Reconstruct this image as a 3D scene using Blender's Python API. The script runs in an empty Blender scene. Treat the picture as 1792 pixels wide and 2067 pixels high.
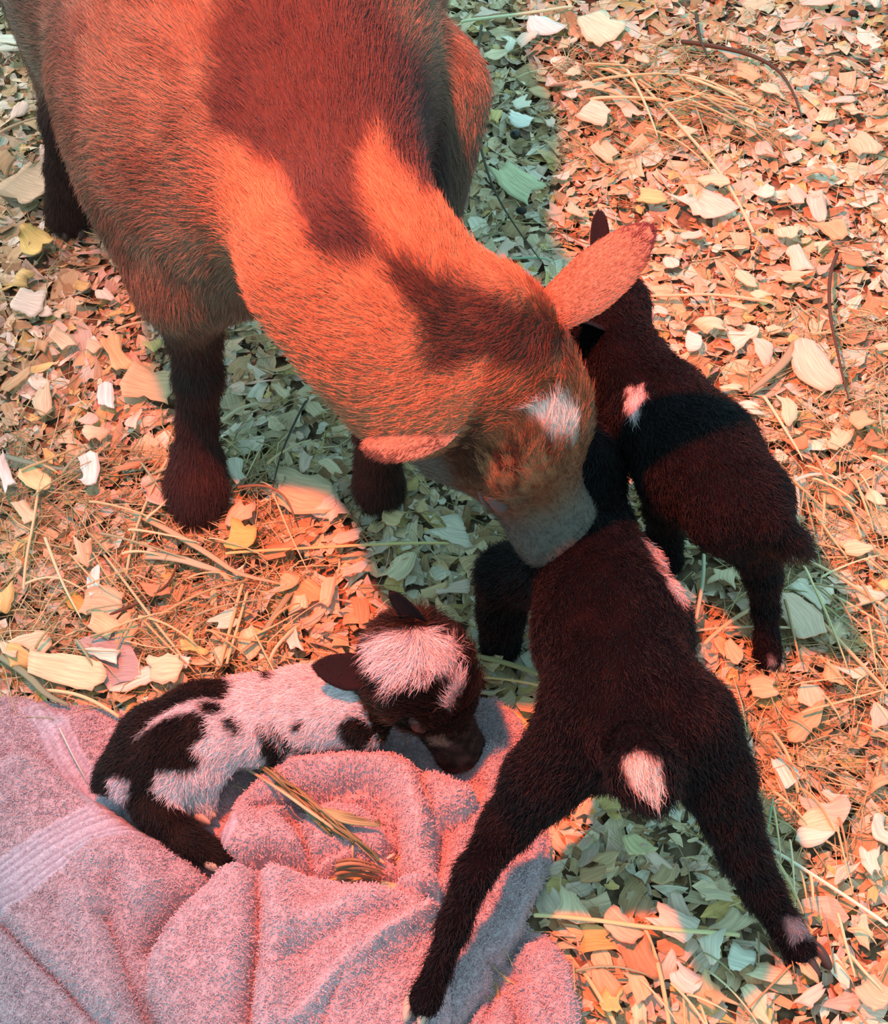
import bpy, math, random
import numpy as np
from mathutils import Vector, Matrix

# ------------------------------------------------------------------ camera, light, exposure
S = bpy.context.scene
COL = S.collection
random.seed(7)
rng = np.random.default_rng(7)
FPX, CD, TH = 3380.0, 1.30, math.radians(40)
CAM = Vector((0, -CD * math.sin(TH), CD * math.cos(TH)))
cam_d = bpy.data.cameras.new('camera')
cam = bpy.data.objects.new('camera', cam_d); COL.objects.link(cam)
cam.location = CAM
cam.rotation_euler = (TH, 0, 0)
cam_d.sensor_fit = 'VERTICAL'; cam_d.sensor_height = 24.0
cam_d.lens = 24.0 * FPX / 2067.0
cam_d.clip_start = 0.05
S.camera = cam
CX = Vector((1, 0, 0)); CY = Vector((0, math.cos(TH), math.sin(TH))); CZ = Vector((0, -math.sin(TH), math.cos(TH)))

W = bpy.data.worlds.new('World'); S.world = W; W.use_nodes = True
W.node_tree.nodes['Background'].inputs[0].default_value = (0.43, 0.85, 0.96, 1)
W.node_tree.nodes['Background'].inputs[1].default_value = 1.30

def area(name, loc, target, size, power, col):
    l = bpy.data.lights.new(name, 'AREA'); l.size = size; l.energy = power; l.color = col
    o = bpy.data.objects.new(name, l); COL.objects.link(o); o.location = loc
    o.rotation_euler = (Vector(target) - Vector(loc)).to_track_quat('-Z', 'Y').to_euler(); return o
area('window_light', (-1.0, 1.6, 1.9), (0, 0.1, 0), 1.2, 24, (0.55, 0.92, 1.0))

def spot(name, loc, target, ang, blend, power, col, rad):
    l = bpy.data.lights.new(name, 'SPOT'); l.energy = power; l.color = col
    l.spot_size = math.radians(ang); l.spot_blend = blend; l.shadow_soft_size = rad
    o = bpy.data.objects.new(name, l); COL.objects.link(o); o.location = loc
    o.rotation_euler = (Vector(target) - Vector(loc)).to_track_quat('-Z', 'Y').to_euler(); return o
spot('heat_lamp_light', (-0.28, -0.24, 1.25), (0.31, 0.0, 0.0), 68, 0.95, 205, (1.0, 0.135, 0.052), 0.022)
spot('rear_heat_lamp_light', (-1.05, 0.62, 1.0), (-0.40, 0.40, 0.0), 30, 0.9, 32, (1.0, 0.17, 0.06), 0.04)

S.view_settings.view_transform = 'Standard'; S.view_settings.look = 'None'
S.view_settings.exposure = 0.0; S.view_settings.gamma = 1.0; S.view_settings.use_curve_mapping = False
S.cycles.max_bounces = 5
S.cycles.diffuse_bounces = 3

# ------------------------------------------------------------------ helpers
def P(px, py, z=0.0):
    """the point at height z seen at a place of the photograph (used as a ruler when laying things out)"""
    d = CX * (px - 896) + CY * (1033.5 - py) - CZ * FPX
    t = (z - CAM.z) / d.z
    return np.array(CAM + d * t)

def Q(px, py, z, w, fur=.003):
    """a joint: place plus radius, the radius read off a visible width"""
    p = P(px, py, z); return (p, max(w / 2 * np.linalg.norm(p - np.array(CAM)) / FPX - fur, .004))

def proj(p):
    q = p - np.array(CAM)
    x = q @ np.array(CX); y = q @ np.array(CY); z = -(q @ np.array(CZ))
    return 896 + FPX * x / z, 1033.5 - FPX * y / z

def tag(o, label=None, cat=None, group=None, kind=None):
    if label: o['label'] = label
    if cat: o['category'] = cat
    if group: o['group'] = group
    if kind: o['kind'] = kind
    return o

def mesh_obj(name, v, f, m, parent=None, smooth=True, cols=None, uvs=None):
    me = bpy.data.meshes.new(name)
    me.from_pydata(v if isinstance(v, list) else v.tolist(), [], f if isinstance(f, list) else f.tolist())
    if smooth: me.polygons.foreach_set('use_smooth', [True] * len(me.polygons))
    if cols is not None:
        a = me.attributes.new('col', 'FLOAT_COLOR', 'POINT')
        c4 = np.ones((len(me.vertices), 4), np.float32); c4[:, :3] = cols
        a.data.foreach_set('color', c4.ravel())
    if uvs is not None:
        a = me.attributes.new('grain', 'FLOAT_VECTOR', 'POINT')
        a.data.foreach_set('vector', np.asarray(uvs, np.float32).ravel())
    me.materials.append(m); me.update()
    o = bpy.data.objects.new(name, me); COL.objects.link(o)
    if parent: o.parent = parent
    return o

def recentre(o):
    """put the object's origin at its own base"""
    me = o.data; n = len(me.vertices); a = np.empty(n * 3); me.vertices.foreach_get('co', a); a = a.reshape(-1, 3)
    c = np.array([a[:, 0].mean(), a[:, 1].mean(), a[:, 2].min()])
    me.vertices.foreach_set('co', (a - c).ravel()); o.location = c; me.update(); return o

def noise3(p, s, seed=0):
    """cheap smooth value noise, p (n,3) -> about -1..1"""
    q = p * s + seed * 17.13
    i = np.floor(q).astype(np.int64); f = q - i; f = f * f * (3 - 2 * f)
    def h(ix, iy, iz):
        n = (ix * 374761393 + iy * 668265263 + iz * 2147483647 + seed * 974711) & 0xffffffff
        n = ((n ^ (n >> 13)) * 1274126177) & 0xffffffff
        return ((n ^ (n >> 16)) & 0xffff) / 32767.5 - 1
    r = 0
    for dx in (0, 1):
        for dy in (0, 1):
            for dz in (0, 1):
                w = (f[:, 0] if dx else 1 - f[:, 0]) * (f[:, 1] if dy else 1 - f[:, 1]) * (f[:, 2] if dz else 1 - f[:, 2])
                r = r + w * h(i[:, 0] + dx, i[:, 1] + dy, i[:, 2] + dz)
    return r

def inpoly(x, y, poly):
    r = np.zeros(x.shape, bool); n = len(poly)
    for i in range(n):
        x0, y0 = poly[i]; x1, y1 = poly[(i + 1) % n]
        c = ((y0 > y) != (y1 > y)) & (x < (x1 - x0) * (y - y0) / ((y1 - y0) + 1e-12) + x0)
        r ^= c
    return r

def polydist(x, y, pts, closed=False):
    d = np.full(x.shape, 1e9); n = len(pts)
    for i in range(n if closed else n - 1):
        ax, ay = pts[i]; bx, by = pts[(i + 1) % n]
        ex, ey = bx - ax, by - ay
        t = np.clip(((x - ax) * ex + (y - ay) * ey) / (ex * ex + ey * ey + 1e-12), 0, 1)
        d = np.minimum(d, np.hypot(x - ax - t * ex, y - ay - t * ey))
    return d

def smooth_line(pts, n=3):
    """Chaikin rounding of an open polyline"""
    pts = [tuple(p) for p in pts]
    for _ in range(n):
        q = [pts[0]]
        for a, b in zip(pts[:-1], pts[1:]):
            q += [tuple(np.array(a) * .75 + np.array(b) * .25), tuple(np.array(a) * .25 + np.array(b) * .75)]
        q.append(pts[-1]); pts = q
    return pts

# ------------------------------------------------------------------ materials
def new_mat(name):
    m = bpy.data.materials.new(name); m.use_nodes = True
    nt = m.node_tree; b = nt.nodes['Principled BSDF']; return m, nt, b

def attr_mat(name, rough=0.75, spec=0.25, sheen=0.0, trans=0.0):
    m, nt, b = new_mat(name)
    a = nt.nodes.new('ShaderNodeAttribute'); a.attribute_name = 'col'
    nt.links.new(a.outputs['Color'], b.inputs['Base Color'])
    b.inputs['Roughness'].default_value = rough; b.inputs['Specular IOR Level'].default_value = spec
    if sheen: b.inputs['Sheen Weight'].default_value = sheen
    return m

def plain_mat(name, col, rough=0.5, spec=0.4, noise=0.0, scale=200):
    m, nt, b = new_mat(name)
    b.inputs['Roughness'].default_value = rough; b.inputs['Specular IOR Level'].default_value = spec
    n = nt.nodes.new('ShaderNodeTexNoise'); n.inputs['Scale'].default_value = scale
    r = nt.nodes.new('ShaderNodeValToRGB')
    r.color_ramp.elements[0].color = tuple(c * (1 - noise) for c in col) + (1,)
    r.color_ramp.elements[1].color = tuple(min(1, c * (1 + noise)) for c in col) + (1,)
    nt.links.new(n.outputs[0], r.inputs[0]); nt.links.new(r.outputs[0], b.inputs['Base Color'])
    return m

M_skin = attr_mat('goat_skin', 0.85, 0.05)
M_hair = attr_mat('goat_hair', 0.45, 0.24)
M_hoof = plain_mat('hoof_horn', (0.05, 0.035, 0.03), 0.45, 0.4, 0.3, 120)
M_hoof_pale = plain_mat('pale_hoof_horn', (0.55, 0.42, 0.32), 0.5, 0.4, 0.25, 120)
M_eye = plain_mat('goat_eye', (0.02, 0.012, 0.01), 0.12, 0.6, 0.1, 50)
M_kidlid = plain_mat('dark_eyelid_skin', (0.05, 0.028, 0.024), 0.5, 0.3, 0.2, 200)
M_lid = plain_mat('eyelid_skin', (0.13, 0.075, 0.07), 0.6, 0.3, 0.2, 200)

def wood_mat(name):
    m, nt, b = new_mat(name)
    a = nt.nodes.new('ShaderNodeAttribute'); a.attribute_name = 'col'
    g = nt.nodes.new('ShaderNodeAttribute'); g.attribute_name = 'grain'
    mp = nt.nodes.new('ShaderNodeMapping'); mp.inputs['Scale'].default_value = (60, 900, 1)
    n = nt.nodes.new('ShaderNodeTexNoise'); n.inputs['Scale'].default_value = 1.0; n.inputs['Detail'].default_value = 3
    r = nt.nodes.new('ShaderNodeMapRange'); r.inputs['From Min'].default_value = 0.3; r.inputs['From Max'].default_value = 0.7
    r.inputs['To Min'].default_value = 0.72; r.inputs['To Max'].default_value = 1.12
    mx = nt.nodes.new('ShaderNodeVectorMath'); mx.operation = 'SCALE'
    nt.links.new(g.outputs['Vector'], mp.inputs[0]); nt.links.new(mp.outputs[0], n.inputs['Vector'])
    nt.links.new(n.outputs[0], r.inputs[0]); nt.links.new(a.outputs['Vector'], mx.inputs[0]); nt.links.new(r.outputs[0], mx.inputs['Scale'])
    nt.links.new(mx.outputs[0], b.inputs['Base Color'])
    bp = nt.nodes.new('ShaderNodeBump'); bp.inputs['Strength'].default_value = 0.35; bp.inputs['Distance'].default_value = 0.0006
    nt.links.new(n.outputs[0], bp.inputs['Height']); nt.links.new(bp.outputs[0], b.inputs['Normal'])
    b.inputs['Roughness'].default_value = 0.7; b.inputs['Specular IOR Level'].default_value = 0.2
    return m
M_wood = wood_mat('wood_shaving')
M_hay = attr_mat('hay_stem', 0.6, 0.3)

# ------------------------------------------------------------------ implicit bodies
class Body:
    """blend of tapered limbs and ellipsoids turned into one continuous surface"""
    def __init__(s): s.pr = []; s.flow = []
    def limb(s, pts, k=0.02, flow=True):
        s.pr.append(('c', np.array([p[0] for p in pts], float), None, [p[1] for p in pts], 0, k))
        for (a, ra), (b, rb) in zip(pts[:-1], pts[1:]):
            if flow: s.flow.append((np.array(a, float), np.array(b, float), ra, rb))
        return s
    def ell(s, c, r, R=None, k=0.02, sub=False):
        s.pr.append(('s' if sub else 'e', np.array(c, float), np.array(r, float), np.eye(3) if R is None else np.array(R), 0, k)); return s
    def bounds(s):
        lo = np.full(3, 1e9); hi = -lo
        for p in s.pr:
            if p[0] == 'c':
                for q, r in zip(p[1], p[3]): lo = np.minimum(lo, q - r); hi = np.maximum(hi, q + r)
            elif p[0] == 'e': lo = np.minimum(lo, p[1] - p[2].max()); hi = np.maximum(hi, p[1] + p[2].max())
        return lo - 0.02, hi + 0.02
    def field(s, h, zmin=0.0):
        lo, hi = s.bounds(); lo[2] = max(lo[2], zmin - 3 * h)
        n = np.ceil((hi - lo) / h).astype(int) + 1
        F = np.full(n, 1.0, np.float32)
        ax = [lo[i] + h * np.arange(n[i]) for i in range(3)]
        for p in s.pr:
            k = p[5]; pad = k + 3 * h
            if p[0] == 'c':
                r = max(p[3]); l2 = p[1].min(0) - r - pad; h2 = p[1].max(0) + r + pad
            else:
                r = p[2].max(); l2 = p[1] - r - pad; h2 = p[1] + r + pad
            i0 = np.clip(np.floor((l2 - lo) / h).astype(int), 0, n - 1); i1 = np.clip(np.ceil((h2 - lo) / h).astype(int) + 1, 1, n)
            if (i1 <= i0).any(): continue
            X, Y, Z = np.meshgrid(*[ax[i][i0[i]:i1[i]] for i in range(3)], indexing='ij')
            if p[0] == 'c':
                D = None; kc = .22 * min(p[3]) + .25 * k
                for a, b, ra, rb in zip(p[1][:-1], p[1][1:], p[3][:-1], p[3][1:]):
                    e = b - a
                    t = np.clip(((X - a[0]) * e[0] + (Y - a[1]) * e[1] + (Z - a[2]) * e[2]) / (e @ e + 1e-12), 0, 1)
                    t = t * t * (3 - 2 * t) * .5 + t * .5
                    d = np.sqrt((X - a[0] - t * e[0]) ** 2 + (Y - a[1] - t * e[1]) ** 2 + (Z - a[2] - t * e[2]) ** 2) - (ra + (rb - ra) * t)
                    if D is None: D = d
                    else:
                        hh = np.maximum(kc - np.abs(D - d), 0) / kc; D = np.minimum(D, d) - hh * hh * kc / 4
            else:
                R = p[3]; q = np.stack([X - p[1][0], Y - p[1][1], Z - p[1][2]], -1) @ R
                k0 = np.linalg.norm(q / p[2], axis=-1); k1 = np.linalg.norm(q / p[2] ** 2, axis=-1)
                D = k0 * (k0 - 1) / (k1 + 1e-9)
            sl = tuple(slice(i0[i], i1[i]) for i in range(3)); A = F[sl]
            if p[0] == 's':
                D = -D; hh = np.maximum(k - np.abs(A - D), 0) / k
                F[sl] = np.maximum(A, D) + hh * hh * k / 4
            else:
                hh = np.maximum(k - np.abs(A - D), 0) / k
                F[sl] = np.minimum(A, D) - hh * hh * k / 4
        # nothing below the ground
        F = np.maximum(F, (zmin - ax[2])[None, None, :]).astype(np.float32)
        return F, lo, h
    def surface(s, h, zmin=0.0):
        F, lo, h = s.field(h, zmin)
        ins = F < 0
        c = np.zeros(tuple(np.array(F.shape) - 1), np.int32)
        acc = np.zeros(c.shape + (3,), np.float32); cnt = np.zeros(c.shape, np.float32)
        nx, ny, nz = c.shape
        offs = [(0, 0), (1, 0), (0, 1), (1, 1)]
        for axis in range(3):
            sl0 = [slice(None)] * 3; sl1 = [slice(None)] * 3
            sl0[axis] = slice(0, -1); sl1[axis] = slice(1, None)
            f0 = F[tuple(sl0)]; f1 = F[tuple(sl1)]
            cr = (f0 < 0) != (f1 < 0)
            t = np.where(cr, f0 / (f0 - f1 + 1e-12), 0)
            oth = [i for i in range(3) if i != axis]
            for u, v in offs:
                s2 = [slice(None)] * 3
                s2[oth[0]] = slice(u, u + c.shape[oth[0]]); s2[oth[1]] = slice(v, v + c.shape[oth[1]])
                cc = cr[tuple(s2)]; tt = t[tuple(s2)]
                cnt += cc
                acc[..., axis] += cc * tt; acc[..., oth[0]] += cc * u; acc[..., oth[1]] += cc * v
        act = cnt > 0
        idx = np.full(c.shape, -1, np.int64); idx[act] = np.arange(act.sum())
        I = np.argwhere(act); V = (I + acc[act] / cnt[act][:, None]) * h + lo
        faces = []
        for axis in range(3):
            sl0 = [slice(1, -1)] * 3; sl1 = [slice(1, -1)] * 3
            sl0[axis] = slice(0, -1); sl1[axis] = slice(1, None)
            a = ins[tuple(sl0)]; b = ins[tuple(sl1)]
            g = np.argwhere(a != b); fl = a[tuple(g.T)]
            oth = [(axis + 1) % 3, (axis + 2) % 3]
            g2 = g.copy()
            for o in range(3):
                if o != axis: g2[:, o] += 1
            q = []
            for u, v in ((0, 0), (1, 0), (1, 1), (0, 1)):
                gg = g2.copy(); gg[:, oth[0]] -= 1 - u; gg[:, oth[1]] -= 1 - v
                q.append(idx[tuple(gg.T)])
            q = np.stack(q, 1); q[~fl] = q[~fl][:, ::-1]
            q = q[(q >= 0).all(1)]
            faces.append(q)
        return V, np.concatenate(faces)
    def flow_at(s, p):
        out = np.zeros_like(p); ws = np.zeros(len(p))
        for a, b, ra, rb in s.flow:
            e = b - a; L = np.linalg.norm(e)
            t = np.clip(((p - a) @ e) / (e @ e + 1e-12), 0, 1)
            d = np.linalg.norm(p - a - t[:, None] * e, axis=1) - (ra + (rb - ra) * t)
            w = np.exp(-np.maximum(d, -.01) / 0.012)
            out += w[:, None] * (e / L); ws += w
        return out / (ws[:, None] + 1e-9)

def ear_mesh(base, tip, open_dir, width, cup, bend=(0, 0, 0), n=16, m=9, th=0.0016, sharp=2.3):
    """a cupped leaf-shaped ear with thickness; open_dir is where the hollow faces"""
    base = np.array(base); tip = np.array(tip); ax = tip - base; L = np.linalg.norm(ax); ax = ax / L
    od = np.array(open_dir, float); od -= ax * (od @ ax); od /= np.linalg.norm(od); side = np.cross(ax, od)
    V = []
    for lay in (1, -1):
        for i in range(n):
            u = i / (n - 1)
            w = width * (0.50 + 0.9 * u - 0.1 * u * u) if u < 0.45 else width * (0.885 * math.sqrt(max(0, 1 - ((u - .45) / .56) ** sharp)))
            cu = cup * (1.25 - 0.8 * u)
            c = base + ax * L * u + np.array(bend) * (u * u)
            for j in range(m):
                s = (j / (m - 1)) * 2 - 1; a = s * cu
                R = w * 0.5 / max(cu, .3)
                q = c + side * (math.sin(a) * R * 1.0) + od * ((1 - math.cos(a)) * R)
                q = q - od * (R * (1 - math.cos(cu)) * .3)
                V.append(q + od * (th * lay * (1 - s * s * .8) * (1 - .6 * u)))
    F = []
    N = n * m
    for i in range(n - 1):
        for j in range(m - 1):
            a = i * m + j
            F.append((a, a + 1, a + m + 1, a + m)); F.append((N + a, N + a + m, N + a + m + 1, N + a + 1))
    for i in range(n - 1):
        for j in (0, m - 1):
            a = i * m + j; F.append((a, a + m, N + a + m, N + a) if j == 0 else (a, N + a, N + a + m, a + m))
    for j in range(m - 1):
        for i in (0, n - 1):
            a = i * m + j; F.append((a, N + a, N + a + 1, a + 1) if i == 0 else (a, a + 1, N + a + 1, N + a))
    return np.array(V), np.array(F), ax

def grow_coat(name, V, F, flowdir, colf, lenf, count, parent, lift=0.35, rad=0.00013, seed=1, curl=0.25, grav=0.25, clump=0.5, npt=5, keep=None):
    """hair curves rooted all over a surface, combed along flowdir(points)"""
    g = np.random.default_rng(seed)
    tri = np.concatenate([F[:, [0, 1, 2]], F[:, [0, 2, 3]]])
    a, b, c = V[tri[:, 0]], V[tri[:, 1]], V[tri[:, 2]]
    nr = np.cross(b - a, c - a); ar = np.linalg.norm(nr, axis=1) + 1e-15; nrm = nr / ar[:, None]
    # smooth normals
    vn = np.zeros_like(V)
    for k in range(3): np.add.at(vn, tri[:, k], nr)
    vn /= np.linalg.norm(vn, axis=1)[:, None] + 1e-15
    w = ar.copy()
    if keep is not None: w = w * keep((a + b + c) / 3)
    ti = g.choice(len(tri), count, p=w / w.sum())
    r1 = np.sqrt(g.random(count)); r2 = g.random(count)
    wa = 1 - r1; wb = r1 * (1 - r2); wc = r1 * r2
    p = a[ti] * wa[:, None] + b[ti] * wb[:, None] + c[ti] * wc[:, None]
    n = vn[tri[ti, 0]] * wa[:, None] + vn[tri[ti, 1]] * wb[:, None] + vn[tri[ti, 2]] * wc[:, None]
    n /= np.linalg.norm(n, axis=1)[:, None] + 1e-12
    f = flowdir(p) + np.array([0, 0, -grav])
    # tousled locks: a slow swirl of the direction over the body
    f += 0.35 * clump * np.stack([noise3(p, 45, seed + i) for i in range(3)], 1) + 0.28 * clump * np.stack([noise3(p, 130, seed + 5 + i) for i in range(3)], 1)
    f -= n * np.sum(f * n, 1)[:, None]; f /= np.linalg.norm(f, axis=1)[:, None] + 1e-9
    L = lenf(p) * (0.65 + 0.5 * g.random(count))
    d0 = f + n * (lift + 0.25 * g.random(count))[:, None] + g.normal(0, 0.10, (count, 3))
    d0 /= np.linalg.norm(d0, axis=1)[:, None]
    d1 = f + n * (lift * .25) + g.normal(0, 0.12 + curl * .3, (count, 3)) + np.array([0, 0, -grav * .4])
    d1 /= np.linalg.norm(d1, axis=1)[:, None]
    pts = np.empty((count, npt, 3), np.float32)
    wob = g.normal(0, 1, (count, 3)); ph = g.random(count) * 6.28
    for i in range(npt):
        t = i / (npt - 1)
        pts[:, i] = p - n * 0.0004 + (d0 * (t - t * t / 2)[..., None] if False else d0 * (t - t * t / 2) + d1 * (t * t / 2)) * L[:, None] \
            + wob * (np.sin(ph + t * 5) - np.sin(ph))[:, None] * (curl * 0.0011 * t)
    cv = bpy.data.hair_curves.new(name)
    cv.add_curves([npt] * count)
    cv.attributes['position'].data.foreach_set('vector', pts.ravel())
    ra = cv.attributes.get('radius') or cv.attributes.new('radius', 'FLOAT', 'POINT')
    rr = (np.array([1.0, .95, .8, .55, .12]) if npt == 5 else np.linspace(1, .12, npt)) * rad
    ra.data.foreach_set('value', np.tile(rr, count).astype(np.float32))
    at = cv.attributes.new('col', 'FLOAT_COLOR', 'CURVE')
    c4 = np.ones((count, 4), np.float32); c4[:, :3] = colf(p) * (0.55 + 0.85 * g.random(count))[:, None]
    at.data.foreach_set('color', c4.ravel())
    cv.materials.append(M_hair)
    o = bpy.data.objects.new(name, cv); COL.objects.link(o); o.parent = parent
    return o

def head_parts(B, o, R, s, kid=False):
    """head in its own frame: x forward, y to the animal's left, z up; o = midpoint between the ears"""
    o = np.array(o)
    def w(x, y, z): return o + R @ (np.array([x, y, z]) * s)
    def E(c, r, k=0.015, sub=False): B.ell(w(*c), np.array(r) * s, R, k * s if s < .9 else k, sub)
    if not kid:
        E((0.010, 0, 0.000), (0.050, 0.046, 0.046), .02)             # cranium
        E((0.045, 0, 0.018), (0.046, 0.043, 0.032), .02)             # forehead
        E((0.060, 0.030, 0.010), (0.024, 0.020, 0.020), .015)        # brows
        E((0.060, -0.030, 0.010), (0.024, 0.020, 0.020), .015)
        E((0.040, 0, -0.030), (0.062, 0.053, 0.042), .02)             # jaws
        B.limb([(w(0.055, 0, 0.0), 0.038 * s), (w(0.100, 0, 0.002), 0.029 * s), (w(0.134, 0, 0.009), 0.0255 * s)], .02 * s)
        E((0.141, 0, 0.010), (0.025, 0.028, 0.023), .015)           # muzzle
        B.limb([(w(0.04, 0, -0.045), 0.022 * s), (w(0.10, 0, -0.026), 0.017 * s), (w(0.140, 0, -0.008), 0.015 * s)], .015 * s, False)
        E((0.162, 0.011, 0.022), (0.006, 0.004, 0.004), .004, True)
        E((0.162, -0.011, 0.022), (0.006, 0.004, 0.004), .004, True)
        E((0.078, 0.0450, 0.004), (0.011, 0.007, 0.008), .006, True)
        E((0.078, -0.0450, 0.004), (0.011, 0.007, 0.008), .006, True)
    else:
        E((0.004, 0, 0.004), (0.033, 0.031, 0.031), .015)
        E((0.026, 0, 0.012), (0.028, 0.027, 0.021), .015)
        E((0.020, 0, -0.016), (0.033, 0.022, 0.022), .015)
        B.limb([(w(0.030, 0, 0.0), 0.0225 * s), (w(0.062, 0, -0.010), 0.0155 * s), (w(0.078, 0, -0.013), 0.0145 * s)], .012 * s)
        E((0.082, 0, -0.014), (0.011, 0.0155, 0.013), .01)
        E((0.0915, 0.0075, -0.008), (0.0045, 0.0028, 0.0028), .002, True)
        E((0.0915, -0.0075, -0.008), (0.0045, 0.0028, 0.0028), .002, True)
        E((0.084, 0, -0.0205), (0.016, 0.020, 0.0016), .002, True)
        E((0.090, 0, -0.013), (0.005, 0.0010, 0.007), .002, True)
        E((0.031, 0.0262, 0.018), (0.007, 0.0035, 0.0045), .003, True)
        E((0.031, -0.0262, 0.018), (0.007, 0.0035, 0.0045), .003, True)
    return w

def frame(F, L):
    """world rotation from forward and left directions given along (right, up-in-photo, towards-eye)"""
    C = np.array([CX, CY, CZ]).T
    F = C @ np.array(F, float); L = C @ np.array(L, float)
    F /= np.linalg.norm(F); L -= F * (F @ L); L /= np.linalg.norm(L)
    return np.stack([F, L, np.cross(F, L)], 1)

def build_mesh(name, B, h, ears, colf, zmin=0.0, earcol=(.02, .012, .013)):
    V, F = B.surface(h, zmin)
    parts_v = [V]; parts_f = [F]; off = len(V)
    for ev, ef, _ in ears:
        parts_v.append(ev); parts_f.append(ef + off); off += len(ev)
    AV = np.concatenate(parts_v); AF = np.concatenate(parts_f)
    cc = colf(AV) * 0.8; cc[len(V):] = earcol
    o = mesh_obj(name, AV, AF, M_skin, cols=cc)
    return o, V, F, AV, AF

def ellipsoid_mesh(c, r, R=np.eye(3), nu=18, nv=12, fn=None):
    V = []; F = []
    for i in range(nv + 1):
        th = math.pi * i / nv
        for j in range(nu):
            ph = 2 * math.pi * j / nu
            q = np.array([math.sin(th) * math.cos(ph), math.sin(th) * math.sin(ph), math.cos(th)])
            if fn: q = fn(q)
            V.append(np.array(c) + R @ (q * np.array(r)))
    for i in range(nv):
        for j in range(nu):
            a = i * nu + j; b = i * nu + (j + 1) % nu
            F.append((a, a + nu, b + nu, b))
    return np.array(V), np.array(F)

def add_hoof(parent, pos, fwd, size, m, label=None):
    """a cloven hoof: two toes side by side, flat beneath, pointed in front"""
    f = np.array([fwd[0], fwd[1], 0.0]); f /= np.linalg.norm(f); s = np.array([-f[1], f[0], 0]); R = np.stack([f, s, np.array([0, 0, 1.0])], 1)
    VV = []; FF = []; off = 0
    for sd in (-1, 1):
        def fn(q):
            q = q.copy(); q[2] = max(q[2], -0.75); t = (q[0] + 1) / 2; q[1] *= 1 - 0.35 * t; q[2] *= 1 - 0.35 * t; return q
        v, fc = ellipsoid_mesh(np.array(pos) + s * sd * size * 0.30 + np.array([0, 0, size * .42]), (size * .72, size * .33, size * .56), R, fn=fn)
        VV.append(v); FF.append(fc + off); off += len(v)
    o = mesh_obj('hoof', np.concatenate(VV), np.concatenate(FF), m, parent)
    if label: o['label'] = label
    return o

def mix(a, b, t): t = np.clip(t, 0, 1)[:, None]; return a * (1 - t) + b * t
def cst(c, n): return np.tile(np.array(c, float), (n, 1))

# ------------------------------------------------------------------ floor
fl_n = 60
gx, gy = np.meshgrid(np.linspace(-2.2, 2.2, fl_n * 2), np.linspace(-1.6, 2.6, fl_n * 2), indexing='ij')
fp = np.stack([gx.ravel(), gy.ravel(), np.zeros(gx.size)], 1)
fp[:, 2] = -0.006 + 0.002 * noise3(fp, 12, 3)
n2 = fl_n * 2
ff = [(i * n2 + j, (i + 1) * n2 + j, (i + 1) * n2 + j + 1, i * n2 + j + 1) for i in range(n2 - 1) for j in range(n2 - 1)]
m_fl, nt, b = new_mat('bedding_dust')
n = nt.nodes.new('ShaderNodeTexNoise'); n.inputs['Scale'].default_value = 90; n.inputs['Detail'].default_value = 8
r = nt.nodes.new('ShaderNodeValToRGB'); r.color_ramp.elements[0].color = (0.09, 0.05, 0.03, 1); r.color_ramp.elements[1].color = (0.34, 0.23, 0.14, 1)
r.color_ramp.elements[0].position = .35; r.color_ramp.elements[1].position = .65
tc = nt.nodes.new('ShaderNodeTexCoord'); nt.links.new(tc.outputs['Object'], n.inputs['Vector'])
nt.links.new(n.outputs[0], r.inputs[0]); nt.links.new(r.outputs[0], b.inputs['Base Color']); b.inputs['Roughness'].default_value = .95
tag(mesh_obj('floor', fp, ff, m_fl), kind='structure')

# ------------------------------------------------------------------ wood shavings
TONES = [((0.80, 0.62, 0.40), 'pale straw-coloured'), ((0.86, 0.74, 0.58), 'cream white'), ((0.66, 0.44, 0.24), 'tan'), ((0.78, 0.55, 0.22), 'golden yellow'),
         ((0.50, 0.29, 0.15), 'brown'), ((0.80, 0.57, 0.44), 'pinkish beige')]
TW = [0.33, 0.20, 0.19, 0.07, 0.09, 0.12]

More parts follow.
